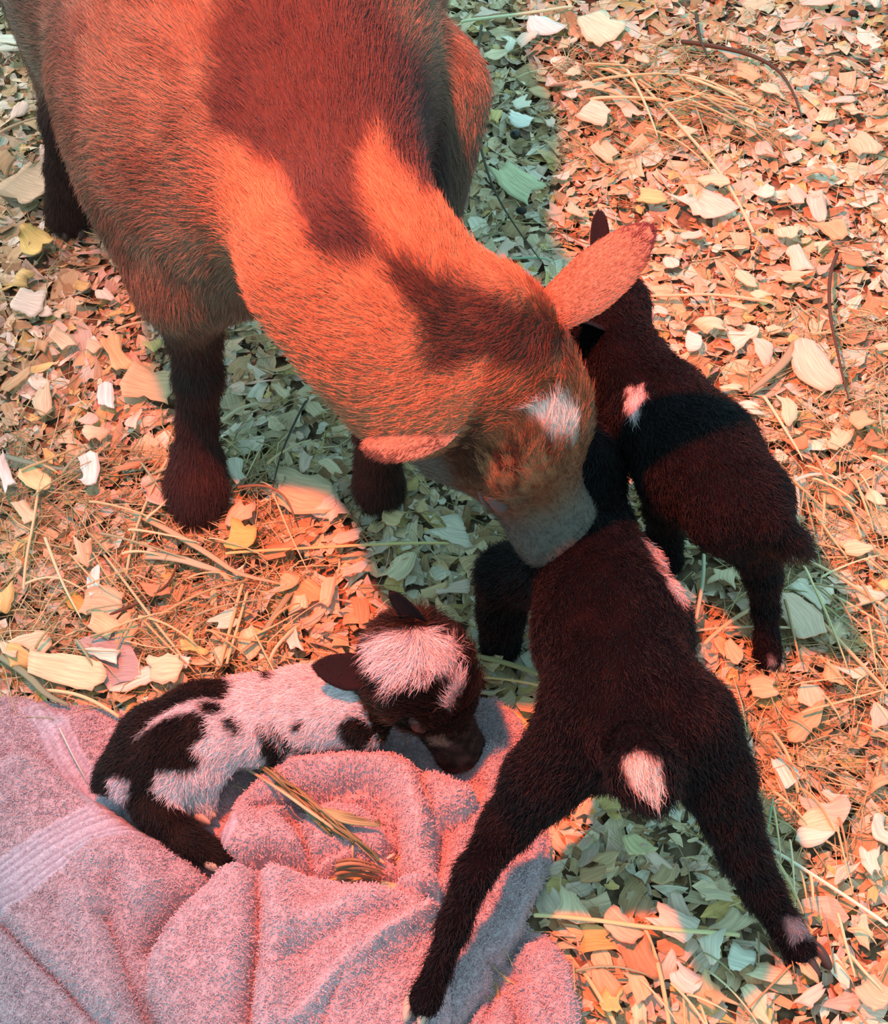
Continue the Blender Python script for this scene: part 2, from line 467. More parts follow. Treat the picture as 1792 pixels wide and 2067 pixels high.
def chip(L, Wd, g, curl=None, nx=5, ny=4, ragged=0.16):
    """one curled shaving in its own frame, grid of nx*ny"""
    u = np.linspace(-.5, .5, nx); v = np.linspace(-.5, .5, ny)
    U, Vv = np.meshgrid(u, v, indexing='ij')
    X = U * L; Y = Vv * Wd * (1 - g.random() * .22 * np.abs(U * 2) ** 2)
    Y = Y + (U * 2) ** 2 * Wd * g.normal(0, .08)
    rx = np.interp(v, np.linspace(-.5, .5, 3), g.normal(0, ragged, 3)); rx2 = np.interp(v, np.linspace(-.5, .5, 3), g.normal(0, ragged, 3))
    ry = np.interp(u, np.linspace(-.5, .5, 3), g.normal(0, ragged, 3)); ry2 = np.interp(u, np.linspace(-.5, .5, 3), g.normal(0, ragged, 3))
    fine = g.normal(0, .035, U.shape)
    X = X + (rx[None, :] * np.clip(U * 2, 0, 1) + rx2[None, :] * np.clip(-U * 2, 0, 1) + fine * (np.abs(U) > .49)) * L
    Y = Y + (ry[:, None] * np.clip(Vv * 2, 0, 1) + ry2[:, None] * np.clip(-Vv * 2, 0, 1) + fine * (np.abs(Vv) > .49)) * Wd * .9
    cr = np.clip(np.abs(U * 2) * np.abs(Vv * 2), 0, 1) ** 3; X = X * (1 - .03 * cr); Y = Y * (1 - .04 * cr)
    c = (g.normal(0, 0.3) if g.random() < .7 else g.normal(0, 1.1)) if curl is None else curl
    a = U * c * 1.4 + 1e-6
    Z = L / (abs(c) * 1.4 + .001) * (1 - np.cos(a)) * np.sign(c) * (1 if abs(c) > .01 else 0)
    X = X * np.where(np.abs(a) > 1e-3, np.sin(a) / a, 1)
    Z = Z + Vv * U * Wd * g.normal(0, .22) + (Vv * 2) ** 2 * Wd * g.normal(0, .06)
    return np.stack([X.ravel(), Y.ravel(), Z.ravel()], 1), np.stack([U.ravel() * L, Vv.ravel() * Wd, np.zeros(U.size)], 1)

def chip_faces(nx, ny): return np.array([(i * ny + j, (i + 1) * ny + j, (i + 1) * ny + j + 1, i * ny + j + 1) for i in range(nx - 1) for j in range(ny - 1)])

def rot(az, tx, ty):
    return np.array((Matrix.Rotation(az, 3, 'Z') @ Matrix.Rotation(tx, 3, 'X') @ Matrix.Rotation(ty, 3, 'Y')))

def bedding(n, zlo, zhi, szlo, szhi, name, seed, area_x=(-1.05, 1.05), area_y=(-.75, 1.5), wide=0.0):
    g = np.random.default_rng(seed)
    VV = np.empty((n, 12, 3)); CC = np.empty((n, 12, 3)); GG = np.empty((n, 12, 3))
    base = chip_faces(4, 3)
    for i in range(n):
        L = szlo + (szhi - szlo) * g.random() ** 2.2; Wd = L * g.uniform(.28, .9)
        v, gr = chip(L, Wd, g, nx=4, ny=3, ragged=.17)
        if g.random() < .68: x = g.uniform(-.58, .58); y = g.uniform(-.46, .78)
        else: x = g.uniform(*area_x); y = g.uniform(*area_y)
        R = rot(g.uniform(0, 6.28), g.normal(0, .32), g.normal(0, .32))
        VV[i] = v @ R.T + np.array([x, y, g.uniform(zlo, zhi)])
        t = np.array(TONES[g.choice(6, p=TW)][0]) * g.uniform(.72, 1.12)
        CC[i] = np.clip(t, 0, .95); GG[i] = gr + g.uniform(0, 10, 3)
    F = (base[None] + 12 * np.arange(n)[:, None, None]).reshape(-1, 4)
    return mesh_obj(name, VV.reshape(-1, 3), F, M_wood, cols=CC.reshape(-1, 3), uvs=GG.reshape(-1, 3), smooth=False)

bed = bedding(42000, -0.004, 0.006, 0.006, 0.026, 'wood_shavings', 11)
tag(bed, 'deep bed of mixed pale and tan wood shavings covering the whole floor', 'wood shavings', kind='stuff')

SEEN = {}
def solid_chip(name, cx, cy, z, L, Wd, az, tone, g, curl, tx=0., ty=0., label=None, group=None, ragged=.14, cat='wood shaving'):
    nx, ny = 9, 6
    v, gr = chip(L, Wd, g, curl, nx, ny, ragged)
    th = 0.0005
    V = np.concatenate([v + [0, 0, th], v - [0, 0, th]]); G = np.concatenate([gr, gr]) + g.uniform(0, 10, 3)
    N = nx * ny; f0 = chip_faces(nx, ny); F = list(map(tuple, f0)) + [tuple(q[::-1] + N) for q in f0]
    per = [i * ny for i in range(nx)] + [(nx - 1) * ny + j for j in range(1, ny)] + [i * ny + ny - 1 for i in range(nx - 2, -1, -1)] + [j for j in range(ny - 2, 0, -1)]
    for a, b_ in zip(per, per[1:] + per[:1]): F.append((a, a + N, b_ + N, b_))
    V = V @ rot(az, tx, ty).T
    V[:, 2] -= V[:, 2].min()
    V += [0, 0, 0]
    o = mesh_obj(name, V, F, M_wood, cols=np.tile(np.array(tone), (len(V), 1)), uvs=G)
    o.location = (cx, cy, z)
    return tag(o, label, cat, group)

COVER = [  # where the photograph shows animals or towel instead of floor (used only to choose which loose pieces are worth building one by one)
    [(30, 0), (60, 200), (95, 270), (95, 490), (190, 490), (190, 350), (230, 420), (330, 640), (330, 1060), (460, 1060), (450, 660), (540, 660), (700, 840), (690, 1030), (850, 1000), (960, 1120), (970, 1330), (1100, 1340), (1100, 1420),
     (880, 1740), (1020, 1750), (1150, 1640), (1400, 1620), (1580, 1960), (1670, 1930), (1560, 1600), (1500, 1400), (1420, 1300), (1380, 1130), (1500, 1110), (1520, 1340), (1590, 1350), (1590, 1120), (1640, 1110), (1540, 880), (1340, 680), (1280, 580), (1320, 470), (1220, 430), (1150, 520), (950, 520), (850, 400), (915, 350), (870, 0)],
    [(0, 1410), (250, 1440), (420, 1350), (680, 1310), (850, 1250), (960, 1350), (1060, 1460), (900, 2067), (1120, 2067), (1170, 1960), (1110, 1870), (1110, 1670), (1000, 1600), (800, 1700), (0, 2100)],
]
def covered(x, y):
    x = np.array([x], float); y = np.array([y], float)
    return any(inpoly(x, y, c)[0] for c in COVER)

gc = np.random.default_rng(21)
def chip_px(x0, y0, x1, y1, wpx, tone, label, curl=0.2, z=0.012, tx=0.0, ty=0.0, name='wood_shaving', ragged=.12, group=None, cat='wood shaving'):
    a = P(x0, y0, z); b_ = P(x1, y1, z); c = (a + b_) / 2; d = b_ - a; L = np.linalg.norm(d)
    sc = FPX / np.linalg.norm(c - np.array(CAM))
    return solid_chip(name, c[0], c[1], z, L, wpx / sc * 1.1, math.atan2(d[1], d[0]), tone, gc, curl, tx, ty, label, group, ragged, cat)

CH = [
 (455, 1085, 525, 1095, 75, (.82, .55, .18), 'golden yellow square wood shaving beside the dark front hoof of the doe', .1),
 (185, 925, 180, 995, 30, (.95, .90, .82), 'curled white wood shaving left of the front leg of the doe', 1.5),
 (212, 780, 212, 825, 28, (.95, .92, .86), 'small white oblong wood shaving level with the knee of the doe', .3),
 (190, 1150, 192, 1200, 26, (.93, .90, .82), 'small white upright wood shaving near the crossed hay below the hoof', .5),
 (255, 775, 350, 790, 75, (.74, .52, .30), 'broad tan wood shaving touching the left side of the dark foreleg', .3),
 (25, 365, 100, 390, 95, (.72, .50, .32), 'large rounded tan shaving left of the hind leg of the doe', .5),
 (45, 470, 105, 510, 45, (.80, .58, .20), 'curled golden shaving at the foot of the hind leg', 1.2),
 (565, 985, 665, 1010, 75, (.74, .54, .34), 'wide flat shaving between the two front legs of the doe', .2),
 (170, 1210, 245, 1225, 60, (.72, .50, .32), 'round-edged tan shaving below the white upright chip', .15),
 (215, 690, 250, 740, 40, (.78, .56, .28), 'golden oblong shaving up the left of the foreleg', .5),
 (30, 610, 85, 620, 55, (.82, .70, .56), 'pale square shaving near the left edge of the bedding', .15),
 (65, 1345, 205, 1375, 55, (.82, .68, .42), 'long split cream shaving just above the towel edge', .4),
 (175, 1320, 240, 1330, 34, (.92, .82, .68), 'pale rectangular shaving lying on the grey leaf', .1),
 (185, 1250, 235, 1275, 38, (.76, .58, .34), 'ribbed tan shaving on the top corner of the grey leaf', .3),
 (335, 1340, 385, 1340, 26, (.92, .78, .66), 'boat-shaped cream shaving right of the grey leaf', 1.0),
 (0, 930, 25, 1010, 24, (.92, .84, .76), 'curled white shaving at the left border of the photo', 1.3),
 (50, 950, 95, 985, 50, (.82, .70, .36), 'pale yellow shaving under the green blade of grass', .4),
 (140, 1205, 175, 1235, 30, (.55, .36, .10), 'dark golden brown block-like shaving in the left bedding', .2),
 (1180, 40, 1250, 75, 80, (.86, .72, .48), 'large square cream shaving at the top of the bedding right of the doe', .1),
 (1175, 225, 1235, 240, 55, (.86, .70, .50), 'broad pale shaving below the heap of hay at the top', .1),
 (1235, 185, 1290, 250, 30, (.86, .66, .48), 'oblong beige shaving tilted below the heap of hay', .4),
 (1000, 345, 1075, 400, 60, (.62, .60, .36), 'olive round shaving in the shadow strip beside the doe', .5),
 (900, 175, 955, 200, 40, (.78, .72, .50), 'pale ridged shaving by the thin vine in the shadow strip', .2),
 (1025, 240, 1070, 250, 40, (.92, .86, .74), 'whitish shaving behind the dark dropping in the shadow strip', .2),
 (1070, 45, 1110, 70, 45, (.90, .84, .74), 'whitish angular shaving at the top edge of the shadow strip', .2),
 (1290, 395, 1340, 400, 36, (.84, .58, .26), 'golden rectangular shaving beyond the doe ear tip', .1),
 (1405, 400, 1460, 440, 60, (.88, .66, .50), 'large pink beige shaving a little beyond the doe ear tip', .15),
 (1600, 510, 1620, 550, 45, (.86, .66, .50), 'thick pale shaving beside the upper bend of the dark stem', .3),
 (1610, 710, 1660, 780, 60, (.86, .62, .46), 'big smooth shaving left of the upright dark stem', .15),
 (1380, 690, 1412, 700, 40, (.92, .78, .68), 'small pale square shaving just behind the back of the black kid', .1),
 (1590, 1215, 1645, 1290, 70, (.84, .58, .42), 'large notched shaving right of the hind leg of the black kid', .2),
 (1465, 1300, 1495, 1335, 30, (.86, .58, .36), 'small oblong shaving left of the hind hoof of the black kid', .1),
 (1515, 1385, 1560, 1385, 38, (.80, .50, .28), 'orange tan square shaving below the hind hoof of the black kid', .1),
 (1625, 1380, 1650, 1435, 38, (.86, .60, .42), 'upright beige shaving lower right of the hind hoof of the black kid', .2),
 (1395, 935, 1395, 975, 30, (.8, .6, .4), None, .1),
 (1565, 1535, 1590, 1590, 40, (.80, .84, .72), 'pale greenish shaving right of the hip of the nearest black kid', .2),
 (1265, 1690, 1305, 1730, 40, (.78, .66, .36), 'yellowish shaving in the shade under the nearest black kid', .3),
 (1230, 1860, 1290, 1900, 45, (.82, .56, .38), 'broad shaving crossed by the long straw below the nearest black kid', .2),
 (1320, 1845, 1385, 1880, 50, (.84, .64, .50), 'large pale shaving touching the long straw below the nearest black kid', .2),
 (1470, 1930, 1515, 1950, 42, (.84, .76, .62), 'whitish round shaving left of the lifted hoof', .1),
 (1360, 1960, 1405, 2000, 45, (.86, .70, .60), 'pinkish upright shaving low between towel and hoof', .3),
 (1275, 1960, 1300, 2020, 36, (.80, .52, .30), 'orange tan oblong shaving right of the towel corner', .3),
 (1740, 1995, 1790, 2030, 50, (.80, .52, .34), 'large tan shaving in the lower right corner of the photo', .2),
 (770, 1035, 810, 1050, 36, (.84, .56, .30), 'curled orange shaving under the cheek of the doe', 1.2),
 (680, 1090, 730, 1080, 28, (.85, .60, .45), 'thin tilted shaving left of the chin of the doe', .3),
 (585, 1275, 600, 1320, 24, (.92, .82, .72), 'short white shaving behind the back of the spotted kid', .4),
 (690, 1160, 740, 1140, 26, (.85, .62, .48), 'slender pale shaving between the doe chin and the spotted kid', .4),
 (600, 1180, 645, 1210, 50, (.74, .44, .22), 'rust tan shaving between the doe foreleg and the spotted kid', .2),
]
for c in CH:
    if c[6] is None: continue
    chip_px(*c[:7], curl=c[7], z=0.011 + gc.random() * .003, tx=gc.normal(0, .08), ty=gc.normal(0, .08))

# the other large loose shavings, told apart by tone, size and where they lie
def region(x, y):
    if x < 480 and y < 700: return 'left of the doe by her hind leg'
    if x < 480: return 'between the doe hoof and the towel'
    if x < 860 and y < 1160: return 'under the neck of the doe'
    if x < 960: return 'behind the spotted kid'
    if x < 1130 and y < 560: return 'in the greenish shadow strip'
    if y < 320: return 'around the top hay heap'
    if y < 700: return 'beyond the doe ear tip'
    if y < 1080: return 'right of the back black kid'
    if y < 1480: return 'by the tail of the back black kid'
    if y < 1780 and x > 1500: return 'right of the splayed hind leg'
    if y < 1780: return 'in the shade under the nearest kid'
    return 'low between towel and splayed hoof'
cnt = 0; tries = 0
placed = [((c[0] + c[2]) / 2, (c[1] + c[3]) / 2) for c in CH]
while cnt < 235 and tries < 9000:
    tries += 1
    x = gc.uniform(5, 1787); y = gc.uniform(8, 2060)
    if covered(x, y) or any(abs(x - a) + abs(y - b_) < 34 for a, b_ in placed): continue
    placed.append((x, y)); cnt += 1
    ti = gc.choice(6, p=TW); L = gc.uniform(.014, .026); big = L > .020
    z = 0.008 + gc.random() * .004
    p = P(x, y, z)
    size = 'large' if big else 'small'
    for _ in range(60):
        ti = gc.choice(6, p=TW); L = gc.uniform(.014, .026); size = 'large' if L > .020 else 'small'
        asp = gc.uniform(.4, .85); cu = gc.normal(0, .6)
        shape = ('nearly square' if asp > .7 else 'narrow' if asp < .52 else 'oblong') + (' curled' if abs(cu) > .8 else ' flat' if abs(cu) < .25 else '')
        if (ti, size, shape, region(x, y)) not in SEEN: break
    SEEN[(ti, size, shape, region(x, y))] = 1
    shape = ('nearly square' if asp > .7 else 'narrow' if asp < .52 else 'oblong') + (' curled' if abs(cu) > .8 else ' flat' if abs(cu) < .25 else '')
    lab = '%s %s %s wood shaving %s' % (size, TONES[ti][1].replace('straw-coloured', 'yellow'), shape, region(x, y))
    solid_chip('wood_shaving', p[0], p[1], z, L, L * asp, gc.uniform(0, 6.28), np.array(TONES[ti][0]) * gc.uniform(.9, 1.1), gc, cu,
               gc.normal(0, .18), gc.normal(0, .18), lab, 'shavings ' + region(x, y), ragged=.2, cat='wood shaving')

# grey dead leaf under two shavings
def leaf():
    out = [(150, 1300), (185, 1280), (230, 1275), (262, 1300), (285, 1345), (300, 1358), (270, 1375), (245, 1380), (218, 1388), (200, 1370), (170, 1320)]
    pts = [P(x, y, .011) for x, y in out]; c = np.mean(pts, 0)
    V = [c + np.array([0, 0, .0015])]; ring = 4
    for r_ in range(1, ring + 1):
        for p in pts:
            q = c + (p - c) * r_ / ring; q = q + np.array([0, 0, 0.0015 * math.sin(q[0] * 300) + .001])
            V.append(q)
    n = len(pts); F = [(0, 1 + i, 1 + (i + 1) % n) for i in range(n)]
    for r_ in range(ring - 1):
        for i in range(n):
            a = 1 + r_ * n + i; b_ = 1 + r_ * n + (i + 1) % n; F.append((a, a + n, b_ + n, b_))
    V = np.array(V); m = len(V); V2 = np.concatenate([V, V - [0, 0, .0006]])
    F2 = F + [tuple(k + m for k in f[::-1]) for f in F]
    g = (V2 - c) * 1.0
    o = mesh_obj('dead_leaf', V2, F2, M_wood, cols=cst((.42, .36, .34), len(V2)), uvs=g); recentre(o)
    return tag(o, 'flat grey dead leaf above the towel with two shavings lying on it', 'leaf')
leaf()

# ------------------------------------------------------------------ hay
def tube(pts, rad, flat=1.0, sides=5, taper=True, upv=(0, 0, 1)):
    pts = np.array(pts); n = len(pts); V = []; F = []
    T = np.gradient(pts, axis=0); T /= np.linalg.norm(T, axis=1)[:, None] + 1e-9
    for i in range(n):
        s = np.cross(T[i], upv); s /= np.linalg.norm(s) + 1e-9; u = np.cross(s, T[i])
        t = i / (n - 1); r_ = rad * ((1 - .75 * t ** 2) if taper else 1) * (1 if i not in (0,) else .8)
        for k in range(sides):
            a = 2 * math.pi * k / sides
            V.append(pts[i] + s * math.cos(a) * r_ + u * math.sin(a) * r_ * flat)
    for i in range(n - 1):
        for k in range(sides):
            a = i * sides + k; b_ = i * sides + (k + 1) % sides; F.append((a, b_, b_ + sides, a + sides))
    F.append(tuple(range(sides))[::-1]); F.append(tuple((n - 1) * sides + k for k in range(sides)))
    return V, F

HT = [(.62, .50, .26), (.50, .38, .18), (.74, .62, .36), (.36, .34, .17), (.42, .28, .14), (.30, .34, .20)]
def stem(name, pix, z, wpx, tone, label, cat, group=None, flat=.8, taper=True, arch=0.004, parent=None, zs=None):
    pts = smooth_line([(x, y, (zs[i] if zs else z)) for i, (x, y) in enumerate(pix)], 3) if len(pix) > 2 else [(pix[0][0] + (pix[1][0] - pix[0][0]) * t, pix[0][1] + (pix[1][1] - pix[0][1]) * t, (zs[0] + (zs[1] - zs[0]) * t) if zs else z) for t in np.linspace(0, 1, 9)]
    q = [P(*p) for p in pts]; n = len(q)
    q = [p + np.array([0, 0, arch * math.sin(math.pi * i / (n - 1))]) for i, p in enumerate(q)]
    sc = FPX / np.linalg.norm(q[n // 2] - np.array(CAM)); V, F = tube(q, wpx / sc / 2, flat, 6, taper)
    o = mesh_obj(name, V, F, M_hay, parent, cols=cst(tone, len(V)))
    if parent is None: recentre(o); tag(o, label, cat, group)
    return o

ZG = 0.013
STEMS = [
 ('hay_stalk', [(455, 1118), (640, 1112), (780, 1104), (905, 1098)], 7, (.72, .56, .24), 'long thin straw lying level below the cheek of the doe', .8),
 ('hay_stalk', [(1078, 1848), (1200, 1862), (1320, 1880), (1492, 1888)], 10, (.80, .66, .34), 'long yellow straw lying level under the nearest kid', .8),
 ('hay_stalk', [(1560, 1718), (1620, 1760), (1700, 1812), (1790, 1868)], 8, (.86, .78, .60), 'pale straw running from the splayed hock to the right border', .8),
 ('hay_stalk', [(1300, 1872), (1330, 1960), (1350, 2067)], 9, (.76, .54, .28), 'straw standing down to the bottom border below the nearest kid', .8),
 ('hay_stalk', [(1175, 1960), (1210, 2020), (1240, 2067)], 9, (.74, .54, .26), 'thick straw hugging the lower corner of the towel', .8),
 ('grass_blade', [(0, 920), (50, 938), (110, 952), (170, 952)], 14, (.22, .27, .19), 'grey green grass blade crossing the left border above the shavings', .25),
 ('grass_blade', [(295, 1122), (360, 1132), (420, 1152), (448, 1156)], 22, (.46, .45, .30), 'wide grey green hay blade below the front hoof of the doe', .2),
 ('grass_blade', [(270, 1035), (350, 1080), (430, 1130), (480, 1165), (570, 1180)], 16, (.50, .40, .24), 'long brownish blade slanting down from the hoof of the doe', .3),
 ('grass_blade', [(0, 1325), (60, 1370), (95, 1410), (140, 1425)], 18, (.26, .28, .17), 'dark green blade ending at the upper towel edge', .25),
 ('grass_blade', [(600, 1180), (560, 1240), (530, 1290), (480, 1325)], 16, (.28, .29, .17), 'dull green blade leaning behind the back of the spotted kid', .25),
 ('hay_stalk', [(490, 1180), (470, 1260), (445, 1345)], 7, (.70, .50, .26), 'leftmost of the upright straws behind the spotted kid', .8),
 ('hay_stalk', [(500, 1195), (482, 1270), (458, 1340)], 6, (.74, .56, .30), 'middle of the upright straws behind the spotted kid', .8),
 ('hay_stalk', [(600, 1265), (560, 1310), (545, 1335)], 8, (.78, .60, .36), 'short thick straw at the back of the spotted kid', .8),
 ('hay_stalk', [(80, 975), (70, 1060), (55, 1130), (48, 1190)], 6, (.74, .58, .32), 'upright straw in the left bedding', .8),
 ('hay_stalk', [(340, 925), (300, 1010), (270, 1090), (255, 1160)], 6, (.62, .52, .30), 'thin slanting straw left of the front hoof of the doe', .8),
 ('hay_stalk', [(210, 1120), (260, 1190), (320, 1270), (370, 1330)], 6, (.60, .50, .28), 'slanting straw above the grey leaf', .8),
 ('hay_stalk', [(95, 1395), (170, 1410), (240, 1448)], 8, (.74, .60, .32), 'bent straw resting across the upper edge of the towel', .8),
 ('hay_stalk', [(235, 665), (325, 652)], 7, (.66, .44, .24), 'short straw pointing at the top of the foreleg', .8),
 ('hay_stalk', [(450, 850), (520, 815)], 9, (.66, .52, .32), 'short straw in the shade right of the foreleg', .8),
 ('twig', [(222, 1242), (290, 1220), (340, 1190), (358, 1150), (370, 1100)], 7, (.10, .05, .03), 'dark crooked twig above the grey leaf', .9),
 ('vine_stem', [(972, 50), (960, 140), (958, 240), (972, 320), (1000, 400), (1045, 470), (1092, 528)], 5, (.07, .055, .035), 'long thin dark stem curving down the shadow strip', 1),
 ('vine_stem', [(1375, 85), (1440, 98), (1510, 115), (1570, 145), (1600, 190), (1618, 240)], 7, (.09, .05, .03), 'dark arched stem over the hay heap at the top right', 1),
 ('vine_stem', [(1405, 30), (1408, 80), (1428, 118)], 6, (.07, .05, .03), 'short dark stem standing over the arched stem', 1),
 ('vine_stem', [(1690, 512), (1672, 560), (1672, 640), (1685, 700), (1700, 770), (1712, 805)], 6, (.09, .045, .025), 'upright dark stem in the bedding right of the black kid', 1),
 ('vine_stem', [(618, 810), (590, 870), (565, 930), (550, 990)], 4, (.05, .04, .03), 'thin black stem between the front legs of the doe', 1),
 ('vine_stem', [(480, 985), (540, 985), (580, 1010), (595, 1050)], 5, (.22, .14, .08), 'arched brown stem right of the front hoof of the doe', 1),
 ('hay_stalk', [(1240, 125), (1300, 180), (1380, 270), (1460, 360), (1520, 470)], 7, (.76, .58, .34), 'long straw sloping down out of the hay heap', .8),
 ('hay_stalk', [(930, 45), (1030, 38), (1100, 28), (1155, 15)], 7, (.72, .68, .42), 'upper pale straw across the top of the shadow strip', .8),
 ('hay_stalk', [(990, 528), (1080, 527), (1110, 528)], 6, (.35, .45, .30), 'straight greenish straw at the back of the doe ear', .8),
 ('hay_stalk', [(1300, 600), (1380, 603), (1440, 600), (1560, 612)], 7, (.70, .54, .32), 'level straw behind the neck of the black kid', .8),
 ('grass_blade', [(1610, 690), (1580, 740), (1540, 775), (1510, 795)], 22, (.34, .30, .18), 'broad folded olive blade right of the back of the black kid', .3),
 ('grass_blade', [(1555, 1010), (1600, 975), (1650, 960), (1700, 970)], 11, (.50, .58, .46), 'pale blade arching from the rump of the black kid', .3),
 ('grass_blade', [(1540, 800), (1580, 870), (1620, 930)], 8, (.78, .62, .38), 'straw sloping towards the rump of the black kid', .5),
 ('grass_blade', [(1605, 960), (1612, 1040), (1600, 1110)], 9, (.46, .54, .42), 'pale blade dropping beside the tail of the black kid', .4),
 ('hay_stalk', [(1400, 1275), (1480, 1272), (1580, 1272), (1700, 1276)], 6, (.74, .54, .34), 'level straw passing behind the shank of the black kid', .8),
 ('hay_stalk', [(1422, 1300), (1470, 1262), (1520, 1230)], 9, (.82, .54, .30), 'thick short straw leaning on the shank of the black kid', .8),
 ('hay_stalk', [(1420, 1120), (1418, 1180), (1405, 1250)], 8, (.60, .58, .40), 'pale upright straw between the two black kids', .8),
 ('hay_stalk', [(1360, 1108), (1430, 1112), (1500, 1108)], 7, (.60, .45, .22), 'straw lying level under the belly of the back black kid', .8),
 ('hay_stalk', [(1620, 1130), (1680, 1165), (1790, 1230)], 8, (.76, .50, .28), 'straw sloping from the tail tip to the right border', .8),
 ('hay_stalk', [(1650, 1250), (1710, 1320), (1790, 1400)], 8, (.74, .46, .26), 'straw sloping to the right border beside the notched shaving', .8),
 ('hay_stalk', [(1555, 1475), (1590, 1530), (1610, 1600)], 7, (.80, .50, .26), 'straw beside the hip of the nearest kid', .8),
 ('hay_stalk', [(945, 1325), (1010, 1342), (1085, 1362)], 13, (.40, .30, .14), 'thick olive stalk between the spotted kid and the nearest kid', .8),
 ('hay_stalk', [(955, 1370), (1020, 1378), (1090, 1386)], 6, (.80, .48, .20), 'thin orange lit straw between the spotted kid and the nearest kid', .8),
 ('hay_stalk', [(0, 270), (60, 250), (90, 240)], 7, (.5, .3, .18), 'dark straw left of the hind leg of the doe', .8),
]
for nm, pix, wp, tone, lab, fl in STEMS:
    stem(nm, pix, ZG + (.006 if nm == 'vine_stem' else 0), wp * (1.35 if nm == 'vine_stem' else 1), tone, lab, {'hay_stalk': 'straw', 'grass_blade': 'grass blade', 'twig': 'twig', 'vine_stem': 'stem'}[nm], flat=fl, taper=nm != 'hay_stalk')

def slabel(tone, w, L, a, where):
    a = (math.degrees(a) + 360) % 180
    return '%s %s %s straw %s %s' % ('short' if L < 90 else 'long' if L > 135 else 'middling', 'thin' if w < 5.5 else 'thick',
        {0: 'golden', 1: 'brown', 2: 'pale', 3: 'olive', 4: 'reddish brown', 5: 'green'}[tone], 'lying level' if a < 15 or a > 165 else 'sloping down right' if a < 60 else 'nearly upright' if a < 115 else 'sloping up right', where)
def loose(x, y, L, a, jit, z, w, tone, where, group):
    for _ in range(60):
        lb = slabel(tone, w, L, a, where)
        if lb not in SEEN: break
        L = gh.uniform(60, 185); a += gh.normal(0, .35); w = gh.uniform(3.5, 8); tone = int(gh.integers(0, 6))
    SEEN[lb] = 1
    stem('hay_stalk', [(x, y), (x + L * .5 * math.cos(a), y + L * .5 * math.sin(a) + gh.normal(0, jit)), (x + L * math.cos(a), y + L * math.sin(a))], z, w, np.array(HT[tone]), slabel(tone, w, L, a, where), 'straw', group)
# straws of the heap at the top right, one by one
gh = np.random.default_rng(5)
for i in range(34):
    x = gh.uniform(1180, 1420); y = 150 + (x - 1180) * .22 + gh.normal(0, 30); L = gh.uniform(70, 190); a = gh.normal(.28, .22)
    loose(x, y, L, a, 6, ZG + gh.random() * .012, gh.uniform(3.5, 8), int(gh.choice([0, 0, 2, 1, 4])), 'in the top right hay heap', 'straws of the top right hay heap')
for i in range(46):
    x = gh.uniform(1575, 1770); y = gh.uniform(900, 1480); L = gh.uniform(60, 170); a = gh.normal(.7, .35)
    loose(x, y, L, a, 8, ZG + gh.random() * .008, gh.uniform(3.5, 7), int(gh.choice([0, 0, 2, 1, 4, 5])), 'right of the back black kid', 'straws right of the back black kid')
for i in range(46):
    x = gh.uniform(40, 560); y = gh.uniform(930, 1330); L = gh.uniform(60, 190); a = gh.uniform(-.9, 1.2)
    loose(x, y, L, a, 8, ZG + gh.random() * .006, gh.uniform(3.5, 8), int(gh.choice([0, 0, 2, 1, 3, 5])), 'between doe hoof and towel', 'straws between the doe hoof and the towel')
for i in range(34):
    x = gh.uniform(1130, 1740); y = gh.uniform(1850, 2060) if i % 2 else gh.uniform(1480, 1850); x = max(x, 1560) if i % 2 == 0 else x; L = gh.uniform(60, 150); a = gh.uniform(.2, 1.6)
    loose(x, y, L, a, 8, ZG + gh.random() * .006, gh.uniform(4, 8), int(gh.choice([0, 2, 2, 1, 4])), 'around the splayed hind hoof', 'straws round the splayed hoof')

# the fine chaff nobody could count
def chaff(n, seed):
    g = np.random.default_rng(seed); VV = []; FF = []; CC = []; off = 0
    for i in range(n):
        hot = g.random()
        if hot < .5: x, y = g.uniform(-.6, .6), g.uniform(-.46, .8)
        elif hot < .68: q = P(g.uniform(0, 600), g.uniform(900, 1400)); x, y = q[0], q[1]
        elif hot < .84: q = P(g.uniform(1500, 1792), g.uniform(650, 1700)); x, y = q[0], q[1]
        elif hot < .92: q = P(g.uniform(1100, 1560), g.uniform(100, 330)); x, y = q[0], q[1]
        else: x, y = g.uniform(-1.0, 1.0), g.uniform(-.8, 1.2)
        L = g.uniform(.015, .07); a = g.uniform(0, 6.28); z = g.uniform(.003, .013); bd = g.normal(0, .15) * L
        d = np.array([math.cos(a), math.sin(a), g.normal(0, .06)]); s = np.array([-d[1], d[0], 0])
        q = [np.array([x, y, z]) + d * L * t + s * bd * math.sin(math.pi * t) for t in (0, .33, .66, 1)]
        V, F = tube(q, g.uniform(.0003, .0008), 1, 3)
        VV += V; FF += [tuple(k + off for k in f) for f in F]; off += len(V)
        CC.append(np.tile(np.array(HT[g.choice(6, p=[.3, .17, .2, .12, .13, .08])]) * g.uniform(.8, 1.15), (len(V), 1)))
    return mesh_obj('hay_chaff', np.array(VV), FF, M_hay, cols=np.concatenate(CC))
tag(chaff(5600, 9), 'fine broken hay and grass bits strewn all over the wood shavings', 'hay', kind='stuff')

v, f = ellipsoid_mesh((0, 0, 0), (.0052, .0052, .0048))
q = P(1040, 271, .014); o = mesh_obj('dropping', v, f, plain_mat('dropping', (.012, .010, .009), .35, .5, .3, 300)); o.location = q
tag(o, 'round black goat dropping in the shadow strip beside the doe', 'dropping')
for (x, y), lb in (((1722, 27), 'dark dropping at the top right edge of the bedding'), ((1052, 425), 'black crumb of dung near the foot of the shadow strip')):
    o = mesh_obj('dropping', v * (1, .8, .7), f, plain_mat('old_dropping', (.02, .016, .012), .6, .3, .3, 300)); o.location = P(x, y, .013); tag(o, lb, 'dropping')

